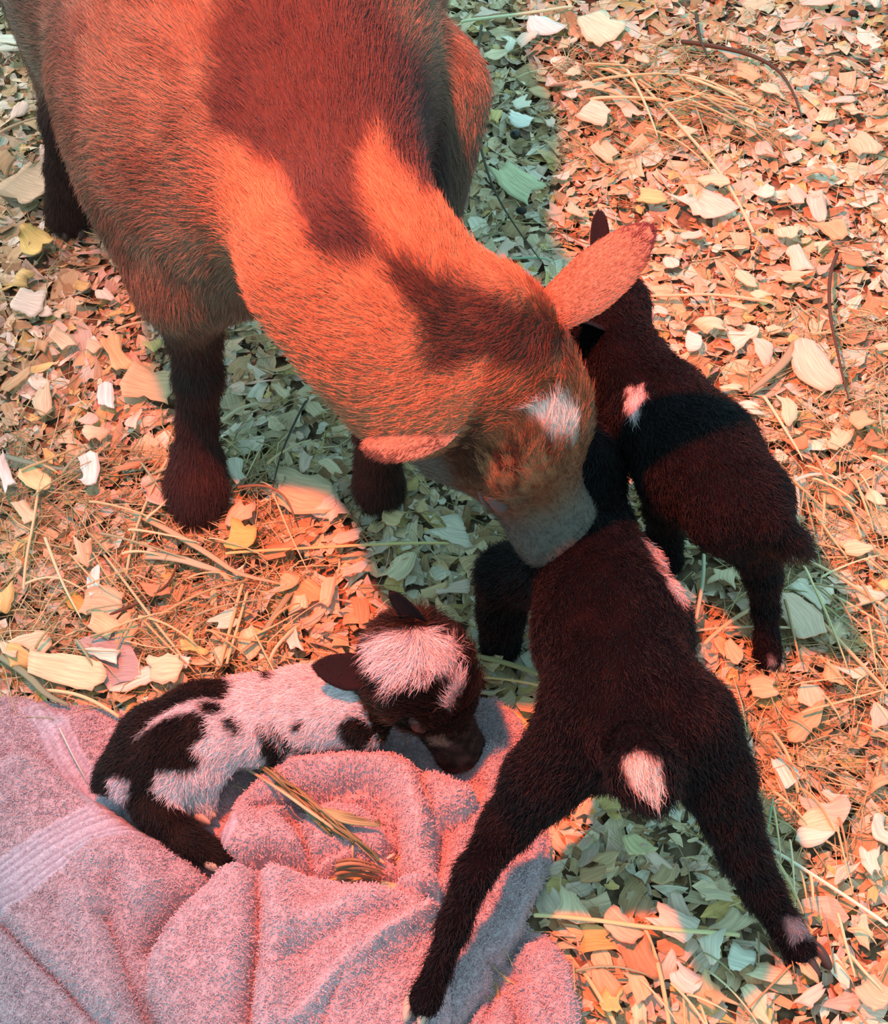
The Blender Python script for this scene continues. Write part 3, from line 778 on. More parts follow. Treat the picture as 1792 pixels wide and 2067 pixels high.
# ------------------------------------------------------------------ towel
def wl(pts, z=.0): return [tuple(P(x, y, z)[:2]) for x, y in pts]
TOWEL = wl([(-260, 1400), (0, 1415), (80, 1420), (160, 1430), (250, 1445), (330, 1480), (450, 1500), (560, 1500), (700, 1470), (830, 1440), (955, 1418), (1005, 1420), (1050, 1462), (1070, 1500), (1090, 1600),
            (1112, 1672), (1112, 1760), (1100, 1800), (1062, 1872), (1080, 1885), (1112, 1900), (1150, 1950), (1160, 1975), (1172, 2067), (1185, 2200), (1100, 2330), (500, 2400), (-260, 2420)])
LAYERS = [  # (outline, rise, roll width)
    (wl([(-300, 1500), (0, 1530), (45, 1520), (90, 1540), (180, 1600), (260, 1655), (330, 1690), (385, 1735), (430, 1765), (560, 1790), (760, 1790), (880, 1790), (900, 1900), (880, 2460), (-300, 2460)], 0.03), .020, .012),
    (wl([(300, 1905), (330, 1850), (380, 1790), (440, 1748), (500, 1726), (570, 1716), (640, 1736), (705, 1775), (760, 1800), (850, 1800), (880, 1850), (800, 1900), (700, 1965), (600, 2067), (500, 2200), (400, 2300), (330, 2067), (300, 2000)], 0.045), .018, .016),
    (wl([(432, 1700), (430, 1660), (470, 1590), (530, 1545), (600, 1515), (700, 1505), (790, 1512), (850, 1530), (905, 1545), (945, 1572), (955, 1595), (930, 1622), (890, 1632), (882, 1680), (872, 1740), (885, 1792), (840, 1800), (795, 1790), (785, 1740), (740, 1720), (690, 1740), (650, 1735), (590, 1708), (540, 1706), (480, 1722)], 0.045), .030, .014),
    (wl([(560, 1640), (600, 1610), (650, 1592), (720, 1580), (770, 1595), (805, 1640), (806, 1700), (780, 1720), (700, 1700), (620, 1730), (600, 1680)], 0.04), -.010, .006),
    (wl([(600, 1650), (650, 1610), (720, 1600), (765, 1625), (778, 1670), (760, 1700), (690, 1690), (630, 1700)], 0.045), .010, .006),
    (wl([(640, 2120), (700, 2010), (780, 1940), (870, 1880), (900, 1850), (1010, 1700), (1090, 1680), (1100, 1780), (1050, 1880), (1000, 1970), (960, 2067), (930, 2300), (600, 2300)], 0.02), .008, .006),
    (wl([(1060, 1900), (1110, 1905), (1160, 1980), (1180, 2100), (1080, 2100), (1050, 1960), (1035, 1930)], 0.02), .014, .010),
    (wl([(1020, 1980), (1060, 1990), (1110, 2100), (1120, 2300), (960, 2300), (975, 2067)], 0.015), .008, .008),
]
FOLDS = [  # (line, height, half width)  negative = crease
    (wl([(300, 1905), (335, 1850), (375, 1810), (420, 1772)], .035), -.019, .0065),
    (wl([(205, 1850), (235, 1925), (270, 2000), (310, 2090)], .035), -.014, .006),
    (wl([(175, 1830), (200, 1900), (230, 1985), (270, 2090)], .035), .012, .014),
    (wl([(0, 1860), (60, 1920), (130, 1990), (215, 2080)], .035), -.013, .0045),
    (wl([(-20, 1830), (30, 1880), (110, 1950), (200, 2040)], .035), .008, .012),
    (wl([(522, 1775), (528, 1860), (520, 1960), (505, 2090)], .035), -.018, .0045),
    (wl([(560, 1800), (555, 1900), (550, 2000), (540, 2090)], .035), .010, .012),
    (wl([(470, 1790), (480, 1880), (470, 1980)], .035), .008, .014),
    (wl([(200, 1740), (245, 1730), (270, 1760), (290, 1800)], .035), .013, .014),
    (wl([(600, 1900), (700, 1870), (800, 1810), (870, 1780)], .035), .010, .012),
    (wl([(560, 1970), (680, 1900), (800, 1855)], .035), -.006, .010),
    (wl([(800, 1690), (802, 1740), (830, 1780), (885, 1800)], .035), -.016, .0042),
    (wl([(845, 1560), (862, 1600), (882, 1640), (878, 1700)], .035), -.013, .0042),
    (wl([(520, 1622), (570, 1612), (610, 1606)], .035), -.017, .0052),
    (wl([(640, 1600), (700, 1578), (750, 1580), (790, 1612), (806, 1650), (804, 1700)], .035), -.017, .0042),
    (wl([(702, 1605), (740, 1612), (762, 1635), (772, 1652)], .035), -.017, .0052),
    (wl([(585, 1640), (610, 1685), (620, 1728)], .035), -.010, .004),
    (wl([(600, 1550), (700, 1540), (800, 1550), (845, 1600), (850, 1680)], .035), .006, .012),
    (wl([(600, 2090), (700, 1975), (790, 1915), (880, 1860)], .035), .010, .007),
    (wl([(985, 1500), (1000, 1560), (965, 1620), (930, 1700), (900, 1790)], .035), .010, .012),
    (wl([(1050, 1880), (1000, 1960), (960, 2000), (900, 2090)], .035), -.010, .005),
    (wl([(1000, 1920), (1030, 1965), (1050, 2040)], .035), -.010, .004),
    (wl([(690, 1755), (740, 1765), (790, 1775)], .035), -.030, .008),
    (wl([(120, 1440), (180, 1500), (230, 1580)], .035), .006, .012),
    (wl([(40, 1450), (70, 1520)], .035), .008, .02),
]
st = .0022
px_ = np.array([p[0] for p in TOWEL]); py_ = np.array([p[1] for p in TOWEL])
tx_ = np.arange(px_.min() - .004, px_.max() + .004, st); ty_ = np.arange(max(py_.min(), -.56) - .004, py_.max() + .004, st)
X, Y = np.meshgrid(tx_, ty_, indexing='ij')
warp = np.stack([X.ravel(), Y.ravel(), np.zeros(X.size)], 1)
Xw = X + .003 * noise3(warp, 30, 41).reshape(X.shape); Yw = Y + .003 * noise3(warp, 30, 42).reshape(X.shape)
def towel_height(X, Y):
    H = np.full(X.shape, .010)
    q = np.stack([X.ravel(), Y.ravel(), np.zeros(X.size)], 1)
    H = H + (.0035 * noise3(q, 18, 31) + .0016 * noise3(q, 45, 32)).reshape(X.shape)
    for poly, T, w in LAYERS:
        d = polydist(X, Y, poly, True); d = np.where(inpoly(X, Y, poly), d, -d)
        t = np.clip((d + .0012) / w, 0, 1); H = H + T * 1.15 * np.sqrt(np.clip(1 - (1 - t) ** 2, 0, 1))
    for line, hgt, w in FOLDS:
        d = polydist(X, Y, smooth_line(line, 2)); H = H + (hgt * 1.5 * np.exp(-(d / w) ** 2) if hgt > 0 else hgt * 1.5 * np.exp(-d / w))
    return np.maximum(H, .006)
TH_ = towel_height(Xw, Yw)
# soft edge: the cloth rolls down to the shavings at its border
de = polydist(X, Y, TOWEL, True); ins = inpoly(X, Y, TOWEL)
TH_ = .004 + (TH_ - .004) * np.sqrt(np.clip(1 - (1 - np.clip(de / .010, 0, 1)) ** 2, 0, 1))
pile = np.stack([X.ravel(), Y.ravel(), TH_.ravel() * 1.0], 1)
TH_ = TH_ + (.0007 * noise3(pile, 420, 51) + .0005 * noise3(pile, 250, 52)).reshape(X.shape)
# woven border bands of the towel
BANDS = [(wl([(-80, 1880), (0, 1790), (90, 1725), (190, 1672), (300, 1650), (390, 1664), (425, 1680)], .03), .0175),
         (wl([(75, 1420), (105, 1470), (125, 1520), (170, 1580), (220, 1640)], .02), .011)]
band_d = [polydist(X, Y, smooth_line(l, 3)) for l, w in BANDS]
inband = np.zeros(X.shape, bool); ribs = np.zeros(X.shape)
for (l, w), d in zip(BANDS, band_d):
    inband |= d < w; ribs += np.where(d < w, .0009 * np.sin(d / .0050 * 2 * math.pi), 0)
TH_ = TH_ + ribs
cell = ins[:-1, :-1] & ins[1:, :-1] & ins[1:, 1:] & ins[:-1, 1:]
nX, nY = X.shape; ids = np.arange(nX * nY).reshape(nX, nY)
q4 = np.stack([ids[:-1, :-1], ids[1:, :-1], ids[1:, 1:], ids[:-1, 1:]], -1)[cell]
used = np.unique(q4); remap = np.full(nX * nY, -1); remap[used] = np.arange(len(used))
TV = np.stack([X.ravel(), Y.ravel(), TH_.ravel()], 1)[used]; TF = remap[q4]
TV[:, :2] += rng.normal(0, .00025, (len(TV), 2))
m_t, nt, b = new_mat('terry_cloth')
tc = nt.nodes.new('ShaderNodeTexCoord'); vo = nt.nodes.new('ShaderNodeTexNoise'); vo.inputs['Scale'].default_value = 520; vo.inputs['Detail'].default_value = 2
vo.inputs['Distortion'].default_value = 1.2
nt.links.new(tc.outputs['Object'], vo.inputs['Vector'])
at = nt.nodes.new('ShaderNodeAttribute'); at.attribute_name = 'col'
mr = nt.nodes.new('ShaderNodeMapRange'); mr.inputs['From Min'].default_value = .3; mr.inputs['From Max'].default_value = .7; mr.inputs['To Min'].default_value = .70; mr.inputs['To Max'].default_value = 1.2
ml = nt.nodes.new('ShaderNodeVectorMath'); ml.operation = 'SCALE'
nt.links.new(vo.outputs[0], mr.inputs[0]); nt.links.new(at.outputs['Vector'], ml.inputs[0]); nt.links.new(mr.outputs[0], ml.inputs['Scale'])
nt.links.new(ml.outputs[0], b.inputs['Base Color']); b.inputs['Roughness'].default_value = .95; b.inputs['Specular IOR Level'].default_value = .1
b.inputs['Sheen Weight'].default_value = .25
bp = nt.nodes.new('ShaderNodeBump'); bp.inputs['Strength'].default_value = .8; bp.inputs['Distance'].default_value = .0012
nt.links.new(vo.outputs[0], bp.inputs['Height']); nt.links.new(bp.outputs[0], b.inputs['Normal'])
tcol = cst((.545, .40, .43), len(TV)); bandtone = (.5 + .5 * np.sin(np.minimum(*band_d) / .0050 * 2 * math.pi)).ravel()[used][:, None]
tcol = np.where(inband.ravel()[used][:, None], np.array((.38, .31, .38)) * (1 - bandtone) + np.array((.60, .50, .56)) * bandtone, tcol)
N0 = len(TV); TV2 = np.concatenate([TV, TV - [0, 0, .004]]); TF2 = np.concatenate([TF, TF[:, ::-1] + N0])
towel = mesh_obj('towel', TV2, TF2, m_t, cols=np.concatenate([tcol, tcol]))
tag(towel, 'crumpled dusty pink terry towel with ribbed border lying on the wood shavings', 'towel')
def towel_z(x, y):
    i = int(np.clip((x - tx_[0]) / st, 0, nX - 1)); j = int(np.clip((y - ty_[0]) / st, 0, nY - 1)); return float(TH_[i, j])
# terry loops standing up from the cloth
def terry(count):
    g = np.random.default_rng(77)
    ti = g.integers(0, len(TF), count); a, b_, c, d = [TV[TF[ti, k]] for k in range(4)]
    u = g.random((count, 1)); v = g.random((count, 1)); p = a * (1 - u) * (1 - v) + b_ * u * (1 - v) + c * u * v + d * (1 - u) * v
    n = np.cross(b_ - a, d - a); n /= np.linalg.norm(n, axis=1)[:, None]
    keep = ~inband.ravel()[used][TF[ti, 0]]; p = p[keep]; n = n[keep]; k = len(p)
    L = g.uniform(.0007, .0016, (k, 1)); lean = g.normal(0, .55, (k, 3)) + np.stack([noise3(p, 160, 61 + i) for i in range(3)], 1) * .8
    pts = np.empty((k, 4, 3), np.float32)
    for i, (hh, ll) in enumerate(((-.2, 0), (.6, .2), (1.0, .7), (.75, 1.15))): pts[:, i] = p + n * L * hh + lean * L * ll
    cv = bpy.data.hair_curves.new('terry_loops'); cv.add_curves([4] * k); cv.attributes['position'].data.foreach_set('vector', pts.ravel())
    ra = cv.attributes.get('radius') or cv.attributes.new('radius', 'FLOAT', 'POINT'); ra.data.foreach_set('value', np.tile(np.array([.00026, .00026, .00026, .0002], np.float32), k))
    at = cv.attributes.new('col', 'FLOAT_COLOR', 'CURVE'); c4 = np.ones((k, 4), np.float32); c4[:, :3] = np.array((.63, .465, .50)) * g.uniform(.75, 1.15, (k, 1)); at.data.foreach_set('color', c4.ravel())
    m = attr_mat('terry_loop', .95, .1); cv.materials.append(m)
    o = bpy.data.objects.new('terry_loops', cv); COL.objects.link(o); o.parent = towel; return o
terry(110000)

# hay on the towel
def zt(x, y, h=.004):
    z = .03
    for _ in range(4):
        q = P(x, y, z); z = towel_z(q[0], q[1]) + h
    return z
def towel_stem(name, pix, wp, tone, label, cat, group=None, h=.004, **k):
    return stem(name, pix, 0, wp, tone, label, cat, group, zs=[zt(x, y, h) for x, y in pix], **k)
towel_stem('hay_stalk', [(480, 1542), (560, 1595), (640, 1655), (720, 1710), (775, 1742)], 7, (.60, .44, .26), 'long pale straw at the edge of the hay bunch on the towel', 'straw', h=.012, taper=False)
towel_stem('hay_stalk', [(713, 1784), (795, 1725)], 8, (.90, .84, .68), 'short whitish straw lying across the lower end of the hay bunch', 'straw', h=.012, taper=False)
towel_stem('hay_stalk', [(712, 1706), (712, 1740)], 5, (.70, .42, .25), 'tiny upright straw in the towel hollow', 'straw', h=.003, taper=False)
for i in range(44):
    t0 = [.04, .22, .42][(i // 4) % 3] + gh.uniform(-.04, .04); t1 = t0 + gh.uniform(.3, .55)
    base = lambda t: (500 + 285 * t, 1530 + 225 * t)
    a0 = base(t0); a1 = base(min(t1, 1)); o1 = gh.normal(0, 5); o2 = gh.normal(0, 4 + 9 * t1)
    am = ((a0[0] + a1[0]) / 2 + gh.normal(0, 3), (a0[1] + a1[1]) / 2 + o2 / 2 + o1 / 2 + ((14 if i % 2 else -14) if i >= 24 else 0))
    towel_stem('hay_stalk', [(a0[0], a0[1] + o1), am, (a1[0], a1[1] + o2)], (gh.uniform(3, 5) if (i // 12) % 2 else gh.uniform(6.5, 9.5)), np.array([(.42, .33, .17), (.30, .24, .11), (.36, .34, .16), (.26, .27, .13)][i % 4]) * .72,
               '%s %s %s stalk %s of the hay bunch on the towel' % ('thin' if (i // 12) % 2 else 'thick', 'bowed' if i >= 24 else 'straight', ['light brown', 'dark brown', 'olive green', 'dull green'][i % 4], ['near the upper end', 'at the middle', 'near the lower end'][(i // 4) % 3]), 'straw', 'stalks of the hay bunch on the towel', h=.004 + gh.random() * .007)
for i in range(5):
    towel_stem('hay_stalk', [(640 + 6 * i, 1632 + 4 * i), (700, 1650 + 5 * i), (768, 1658 + 3 * i)], gh.uniform(7, 12), (.32, .33, .17), '%s greenish stalk branching right from the hay bunch on the towel' % ['uppermost', 'second', 'middle', 'fourth', 'lowest'][i], 'straw', 'greenish side stalks of the hay bunch', h=.006)
for i in range(6):
    towel_stem('hay_stalk', [(672 + gh.uniform(0, 12), 1742 + 8 * i), (720, 1740 + 8 * i), (775 + gh.uniform(-10, 5), 1757 + 5 * i)], gh.uniform(7, 11), [(.28, .17, .09), (.36, .22, .12), (.2, .15, .09)][i % 3], '%s of the brown stalks in the towel hollow' % ['topmost', 'second from the top', 'third from the top', 'third from the bottom', 'second from the bottom', 'lowest'][i], 'straw', 'brown stalks in the towel hollow', h=.003)
towel_stem('hay_stalk', [(120, 1470), (148, 1530), (176, 1580)], 5, (.62, .56, .5), 'thin pale straw lying on the towel left of the spotted kid', 'straw', h=.003)

# ------------------------------------------------------------------ the doe
def seg(pts): return [(np.array(p, float), r) for p, r in pts]
sm = lambda a, b_, x: np.clip((x - a) / (b_ - a), 0, 1) ** 2 * (3 - 2 * np.clip((x - a) / (b_ - a), 0, 1))

HO = P(990, 725, .285); HR = frame((.273, -.739, -.61), (.589, .632, -.50)); HS = 0.97
D = Body()
D.limb(seg([((-.130, .10, .325), .120), ((-.158, .26, .318), .152), ((-.200, .46, .315), .172), ((-.21, .64, .32), .135)]), .05)
D.limb(seg([((-.108, .11, .425), .040), ((-.130, .34, .435), .040), ((-.175, .62, .425), .04)]), .06, False)
D.ell((-.125, .045, .30), (.095, .085, .105), k=.05)
D.limb([(HO - HR[:, 0] * .02, .040), Q(862, 722, .29, 410, .005), Q(765, 632, .32, 385, .005), Q(680, 525, .345, 380, .005), (np.array((-.118, .11, .355)), .105)], .03)
D.limb([Q(960, 600, .335, 90, .005), Q(850, 500, .355, 120, .005), (np.array((-.108, .11, .425)), .04)], .04)
# legs, front right, front left, hind right, hind left
fr = [(np.array((-.20, .10, .33)), .055), Q(365, 570, .235, 200, .005), Q(392, 680, .165, 112), Q(400, 760, .125, 104), Q(398, 850, .075, 84), Q(398, 930, .04, 104), Q(396, 985, .022, 128), Q(396, 1020, .014, 110)]
fl = [(np.array((-.02, .12, .30)), .05), Q(775, 790, .18, 130), Q(768, 870, .11, 110), Q(762, 930, .06, 95), Q(765, 985, .022, 118)]
hr = [(np.array((-.295, .46, .31)), .085), (np.array((-.315, .38, .22)), .046), Q(140, 240, .155, 110), Q(142, 340, .085, 96), Q(140, 430, .02, 104)]
hl = seg([((-.09, .50, .30), .085), ((-.075, .44, .21), .05), ((-.08, .46, .14), .026), ((-.085, .44, .07), .019), ((-.085, .43, .02), .024)])
for l in (fr, fl, hr, hl): D.limb(l, .03)
W_ = head_parts(D, HO, HR, HS)

CAPE = [(445, -20), (420, 100), (430, 170), (418, 260), (470, 290), (545, 340), (575, 430), (640, 515), (720, 550), (790, 530), (760, 440), (735, 380), (735, 320), (760, 290), (820, 370), (880, 430), (930, 380), (905, 250), (850, 120), (800, 60), (760, -20)]
CREST = [(770, 530), (820, 520), (900, 560), (1000, 590), (1100, 625), (1160, 670), (1130, 720), (1060, 740), (980, 720), (930, 760), (870, 740), (850, 640), (790, 570)]
BROWN = [(880, 750), (930, 760), (985, 740), (960, 800), (985, 860), (975, 900), (1060, 900), (1130, 890), (1120, 930), (1060, 960), (1040, 1000), (960, 985), (920, 960), (890, 860)]
WHITE = [(1066, 822), (1105, 798), (1142, 806), (1158, 845), (1150, 900), (1118, 895), (1082, 862)]
MUZ = W_(0.135, 0, -0.01)
def softpoly(x, y, poly, w=26):
    d = polydist(x, y, poly, True); d = np.where(inpoly(x, y, poly), d, -d); return sm(-w, w, d)
def doe_col(p):
    n = len(p); x, y = proj(p); nz = noise3(p, 60, 3) + .6 * noise3(p, 170, 4)
    x = x + nz * 16; y = y + noise3(p, 60, 9) * 16
    c = mix(cst((.27, .175, .115), n), cst((.17, .09, .06), n), .45 + .6 * nz)
    hd = (p - HO) @ HR / HS                      # head coordinates
    up = sm(.24, .30, p[:, 2])
    c = mix(c, cst((.065, .030, .030), n), .92 * softpoly(x, y, CAPE, 34) * up)
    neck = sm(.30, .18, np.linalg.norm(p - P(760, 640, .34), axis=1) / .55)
    c = mix(c, cst((.52, .20, .10), n), .9 * neck * (1 - softpoly(x, y, CREST, 24)) * (1 - softpoly(x, y, CAPE, 30)) * (p[:, 2] > .2))  # light neck hair, with the red lamp's glow painted into its colour
    ish = (np.linalg.norm((p - W_(.06, 0, -.005)) @ HR / np.array([.12, .065, .075]), axis=1) < 1)
    c[ish] = mix(c, cst((.27, .085, .04), n), .75 + .3 * nz)[ish]
    c = mix(c, cst((.17, .145, .125), n), .85 * ish * softpoly(x, y, [(800, 900), (880, 885), (925, 960), (960, 1030), (850, 1010), (790, 950)], 14))  # grey cheek hair, with the shade beneath the ear painted in
    c[ish] = mix(c, cst((.075, .028, .018), n), .92 * softpoly(x, y, BROWN, 18))[ish]
    c = mix(c, cst((.080, .030, .022), n), .92 * softpoly(x, y, CREST, 22) * up)
    fore = ish & (hd[:, 0] > .02) & (hd[:, 0] < .07) & (hd[:, 2] > .015)
    stk = (noise3(np.stack([hd[:, 0] * .25, hd[:, 1], hd[:, 2]], 1), 330, 12) > .05)
    c[fore & stk] = (.38, .16, .08)
    c = mix(c, cst((.88, .78, .72), n), softpoly(x, y, WHITE, 13) * ish)
    mz = sm(.085, .125, hd[:, 0]) * ish
    c = mix(c, cst((.15, .125, .11), n), mz * .9)
    jaw = ish & (hd[:, 2] < -.018)
    c = mix(c, cst((.19, .15, .12), n), .8 * jaw)
    leg = np.where(x < 520, sm(.235, .15, p[:, 2]), sm(.17, .12, p[:, 2]) * (~ish)) * (y > 180) * (1 - ish)
    c = mix(c, cst((.045, .024, .022), n), leg)
    return c
e1 = ear_mesh(W_(-.004, .028, .006), P(1312, 492, .350), Vector((.05, .35, -.9)), .045, .55, bend=(0, .0, .010), th=.0022)
e2 = ear_mesh(W_(-.006, -.030, .010), P(742, 905, .275), Vector((.1, -.32, -.95)), .070, 1.05, bend=(0, 0, 0), th=.0022)
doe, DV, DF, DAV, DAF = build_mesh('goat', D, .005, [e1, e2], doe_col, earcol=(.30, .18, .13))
tag(doe, 'large reddish brown doe with dark legs standing with her head lowered over the kids', 'goat')
def doe_flow(p):
    f = -0 + D.flow_at(p); hd = (p - HO) @ HR
    ish = hd[:, 0] > .0
    w = sm(-.01, .03, hd[:, 0]) * (np.linalg.norm(hd[:, 1:], axis=1) < .09)
    f = mix(f, -np.tile(HR[:, 0], (len(p), 1)) + .35 * (hd @ np.diag([0, 1, 1]) / .05) @ HR.T, w)
    return f
def doe_len(p):
    hd = (p - HO) @ HR / HS
    L = np.full(len(p), .0125)
    L = np.where((hd[:, 0] > -.02) & (np.linalg.norm(hd[:, 1:], axis=1) < .09), .010, L)
    L = np.where((hd[:, 0] > .075) & (np.linalg.norm(hd[:, 1:], axis=1) < .09), .0055, L)
    L = np.where((hd[:, 0] > -.02) & (hd[:, 0] < .055) & (hd[:, 2] > .03) & (np.abs(hd[:, 1]) < .04), .0145, L)
    L = np.where((p[:, 2] < .14) & (hd[:, 0] < 0), .011, L)
    return L
cam_np = np.array(CAM)
infr = lambda p: ((proj(p)[1] > -260)).astype(float) + .06
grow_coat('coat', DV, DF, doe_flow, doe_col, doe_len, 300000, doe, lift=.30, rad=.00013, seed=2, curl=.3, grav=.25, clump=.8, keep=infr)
for k, ev in enumerate((e1, e2)):
    ax = ev[2]
    ec = (.42, .22, .14) if k == 0 else (.36, .22, .16)
    def ear_col(p, ec=ec, ax=ax, k=k):
        c = cst(ec, len(p)); base = W_(0, .045 if k == 0 else -.045, 0); t = ((p - base) @ ax) / .09
        if k == 1:
            ex, ey = proj(p); c = mix(c, cst((.06, .03, .025), len(p)), .85 * softpoly(ex, ey, [(725, 897), (790, 905), (850, 896), (890, 868), (905, 900), (800, 935), (725, 925)], 7))
        if k == 0: c = mix(c, cst((.13, .05, .055), len(p)), sm(.72, .98, t + .1 * noise3(p, 120, 5)))
        return c
    grow_coat('ear_hair', ev[0], ev[1], lambda p, ax=ax: np.tile(ax, (len(p), 1)), ear_col, lambda p: np.full(len(p), .0045), 16000, doe, lift=.12, rad=.00014, seed=20 + k, curl=.1, grav=.05, clump=.3)
for sd in (1, -1):
    v, f = ellipsoid_mesh(W_(.078, sd * .0365, .004), (.0110, .007, .0095), HR)
    eo = mesh_obj('eye', v, f, M_eye, doe)
    for up in (1, -1):
        v, f = ellipsoid_mesh(W_(.078, sd * .0372, .004 + (.0034 if up > 0 else -.0066)), (.0150, .0076, .0070) if up > 0 else (.0145, .0064, .0030), HR)
        mesh_obj('eyelid', v, f, M_lid, eo)
add_hoof(doe, P(396, 1044, .0), (0.1, -1), .022, M_hoof)
add_hoof(doe, P(766, 1020, .0), (0.1, -1), .020, M_hoof)
add_hoof(doe, P(152, 476, .0), (0.1, -1), .022, M_hoof)
add_hoof(doe, (-.08, .40, 0), (0, -1), .021, M_hoof)

# ------------------------------------------------------------------ kids
BLK = (.004, .0025, .0035)
def kid_coat(o, B, V, F, colf, lenf, count, seed, ho, hr, hs, lift=.5, curl=.8, rad=.00016):
    def fl_(p):
        f = B.flow_at(p); hd = (p - ho) @ hr / hs
        w = sm(-.005, .012, hd[:, 0]) * (np.linalg.norm(hd[:, 1:], axis=1) < .05)
        return mix(f, -np.tile(hr[:, 0], (len(p), 1)) + .5 * (hd @ np.diag([0, 1, 1]) / .03) @ hr.T, w)
    eyes = [ho + hr @ (np.array([.031, sd * .0242, .018]) * hs) for sd in (1, -1)]
    bare = lambda c: np.min([np.linalg.norm(c - e, axis=1) for e in eyes], 0) > .0078
    return grow_coat('coat', V, F, fl_, colf, lenf, count, o, lift=lift, rad=rad, seed=seed, curl=curl, grav=.2, clump=1.2, keep=bare)

def make_kid(label, B, ho, hr, hs, ears, colf, lenf, count, seed, zmin=0.0, hooves=(), curl=.8, eye_open=True):
    wf = head_parts(B, ho, hr, hs, kid=True)
    eds = [ear_mesh(*e[:5], th=.0013, sharp=e[5] if len(e) > 5 else 2.3) for e in ears(wf)]
    o, V, F, AV, AF = build_mesh('baby_goat', B, .0024, eds, colf, zmin)
    tag(o, label, 'baby goat', None)
    kid_coat(o, B, V, F, colf, lenf, count, seed, ho, hr, hs, curl=curl)
    for i, e in enumerate(eds):
        grow_coat('ear_hair', e[0], e[1], lambda p, ax=e[2]: np.tile(ax, (len(p), 1)), lambda p: cst((.018, .012, .014), len(p)), lambda p: np.full(len(p), .0025), 3500, o, lift=.1, rad=.00012, seed=seed + 30 + i, curl=.1, grav=0, clump=.2)
    for sd in (1, -1):
        lv, lf = ellipsoid_mesh(wf(.0305, sd * .0232, .0212), np.array((.0078, .0040, .0036)) * hs, hr)
        v, f = ellipsoid_mesh(wf(.031, sd * .0242, .018), np.array((.0068, .0040, .0050)) * hs, hr); ke = mesh_obj('eye', v, f, M_eye, o); mesh_obj('eyelid', lv, lf, M_kidlid, ke)
    for h in hooves: add_hoof(o, *h)
    return o, wf

# nearest kid, seen from behind with splayed hind legs
K1 = Body()
zf = zt(845, 2035, .001)
K1.limb([Q(1195, 960, .105, 115), Q(1210, 1060, .115, 140), Q(1195, 1150, .135, 245), Q(1235, 1280, .140, 325), Q(1252, 1390, .145, 300), Q(1290, 1490, .140, 250)], .02)
K1.limb([Q(1190, 1470, .145, 230), Q(1095, 1575, .120, 170), Q(1025, 1665, .090, 118), Q(955, 1765, zf + .045, 88), Q(915, 1870, zf + .030, 78), Q(885, 1955, zf + .017, 66), Q(858, 2018, zf + .012, 84)], .02)
K1.limb([Q(1390, 1460, .145, 215), Q(1445, 1570, .115, 165), Q(1475, 1650, .095, 128), Q(1500, 1720, .075, 112), Q(1540, 1800, .050, 94), Q(1585, 1870, .030, 78), Q(1612, 1915, .018, 84)], .02)
K1.limb([Q(1110, 1150, .105, 190), Q(1020, 1160, .08, 130), Q(1012, 1230, .045, 110), Q(1010, 1300, .012, 100)], .02)
K1.limb([Q(1290, 1150, .10, 120), Q(1310, 1190, .06, 80), Q(1310, 1230, .015, 70)], .02)
tail1 = seg([(P(1262, 1490, .165), .017), (P(1285, 1520, .190), .0155), (P(1300, 1560, .200), .0175), (P(1312, 1592, .197), .0125)])
K1.limb(tail1, .015)
TT = P(1300, 1572, .205)
def k1_col(p):
    n = len(p); x, y = proj(p); nz = noise3(p, 90, 2)
    c = mix(cst(BLK, n), cst((.010, .005, .006), n), .2 + .7 * nz)
    x = x + 7 * noise3(p, 170, 7); y = y + 7 * noise3(p, 170, 8)
    tw = softpoly(x, y, [(1258, 1530), (1285, 1518), (1330, 1535), (1342, 1575), (1330, 1620), (1290, 1605), (1262, 1570)], 8) * (p[:, 2] > .17)
    c = mix(c, cst((.78, .55, .50), n), tw)
    c = mix(c, cst((.75, .50, .48), n), softpoly(x, y, [(1300, 1085), (1320, 1100), (1360, 1150), (1390, 1205), (1378, 1220), (1350, 1175), (1310, 1120)], 6))
    c = mix(c, cst((.35, .33, .36), n), .6 * softpoly(x, y, [(1580, 1860), (1615, 1850), (1640, 1890), (1600, 1905)], 9))
    return c
def k1_len(p):
    L = np.where(p[:, 2] < .06, .005, .0075); return np.where(np.linalg.norm(p - TT, axis=1) < .035, .011, L)
hr1 = frame((-.45, .75, -.45), (-.8, -.5, -.1))
kid1, w1 = make_kid('nearest black kid standing rear first with splayed hind legs and raised pale tail', K1, P(1180, 945, .120), hr1, 1.0,
    lambda w: [(w(0, .026, .004), w(-.03, .05, -.01), (0, 0, 1), .022, .7), (w(0, -.026, .004), w(-.03, -.04, -.01), (0, 0, 1), .022, .7)],
    k1_col, k1_len, 62000, 5, 0.0,
    [(P(842, 2042, zf), (-.3, -1), .0150, M_hoof_pale, 'pale hoof on the towel'), (P(1640, 1945, .008), (.5, -.8), .0155, M_hoof), (P(1010, 1325, 0), (0, -1), .014, M_hoof), (P(1312, 1245, 0), (0, -1), .012, M_hoof)])

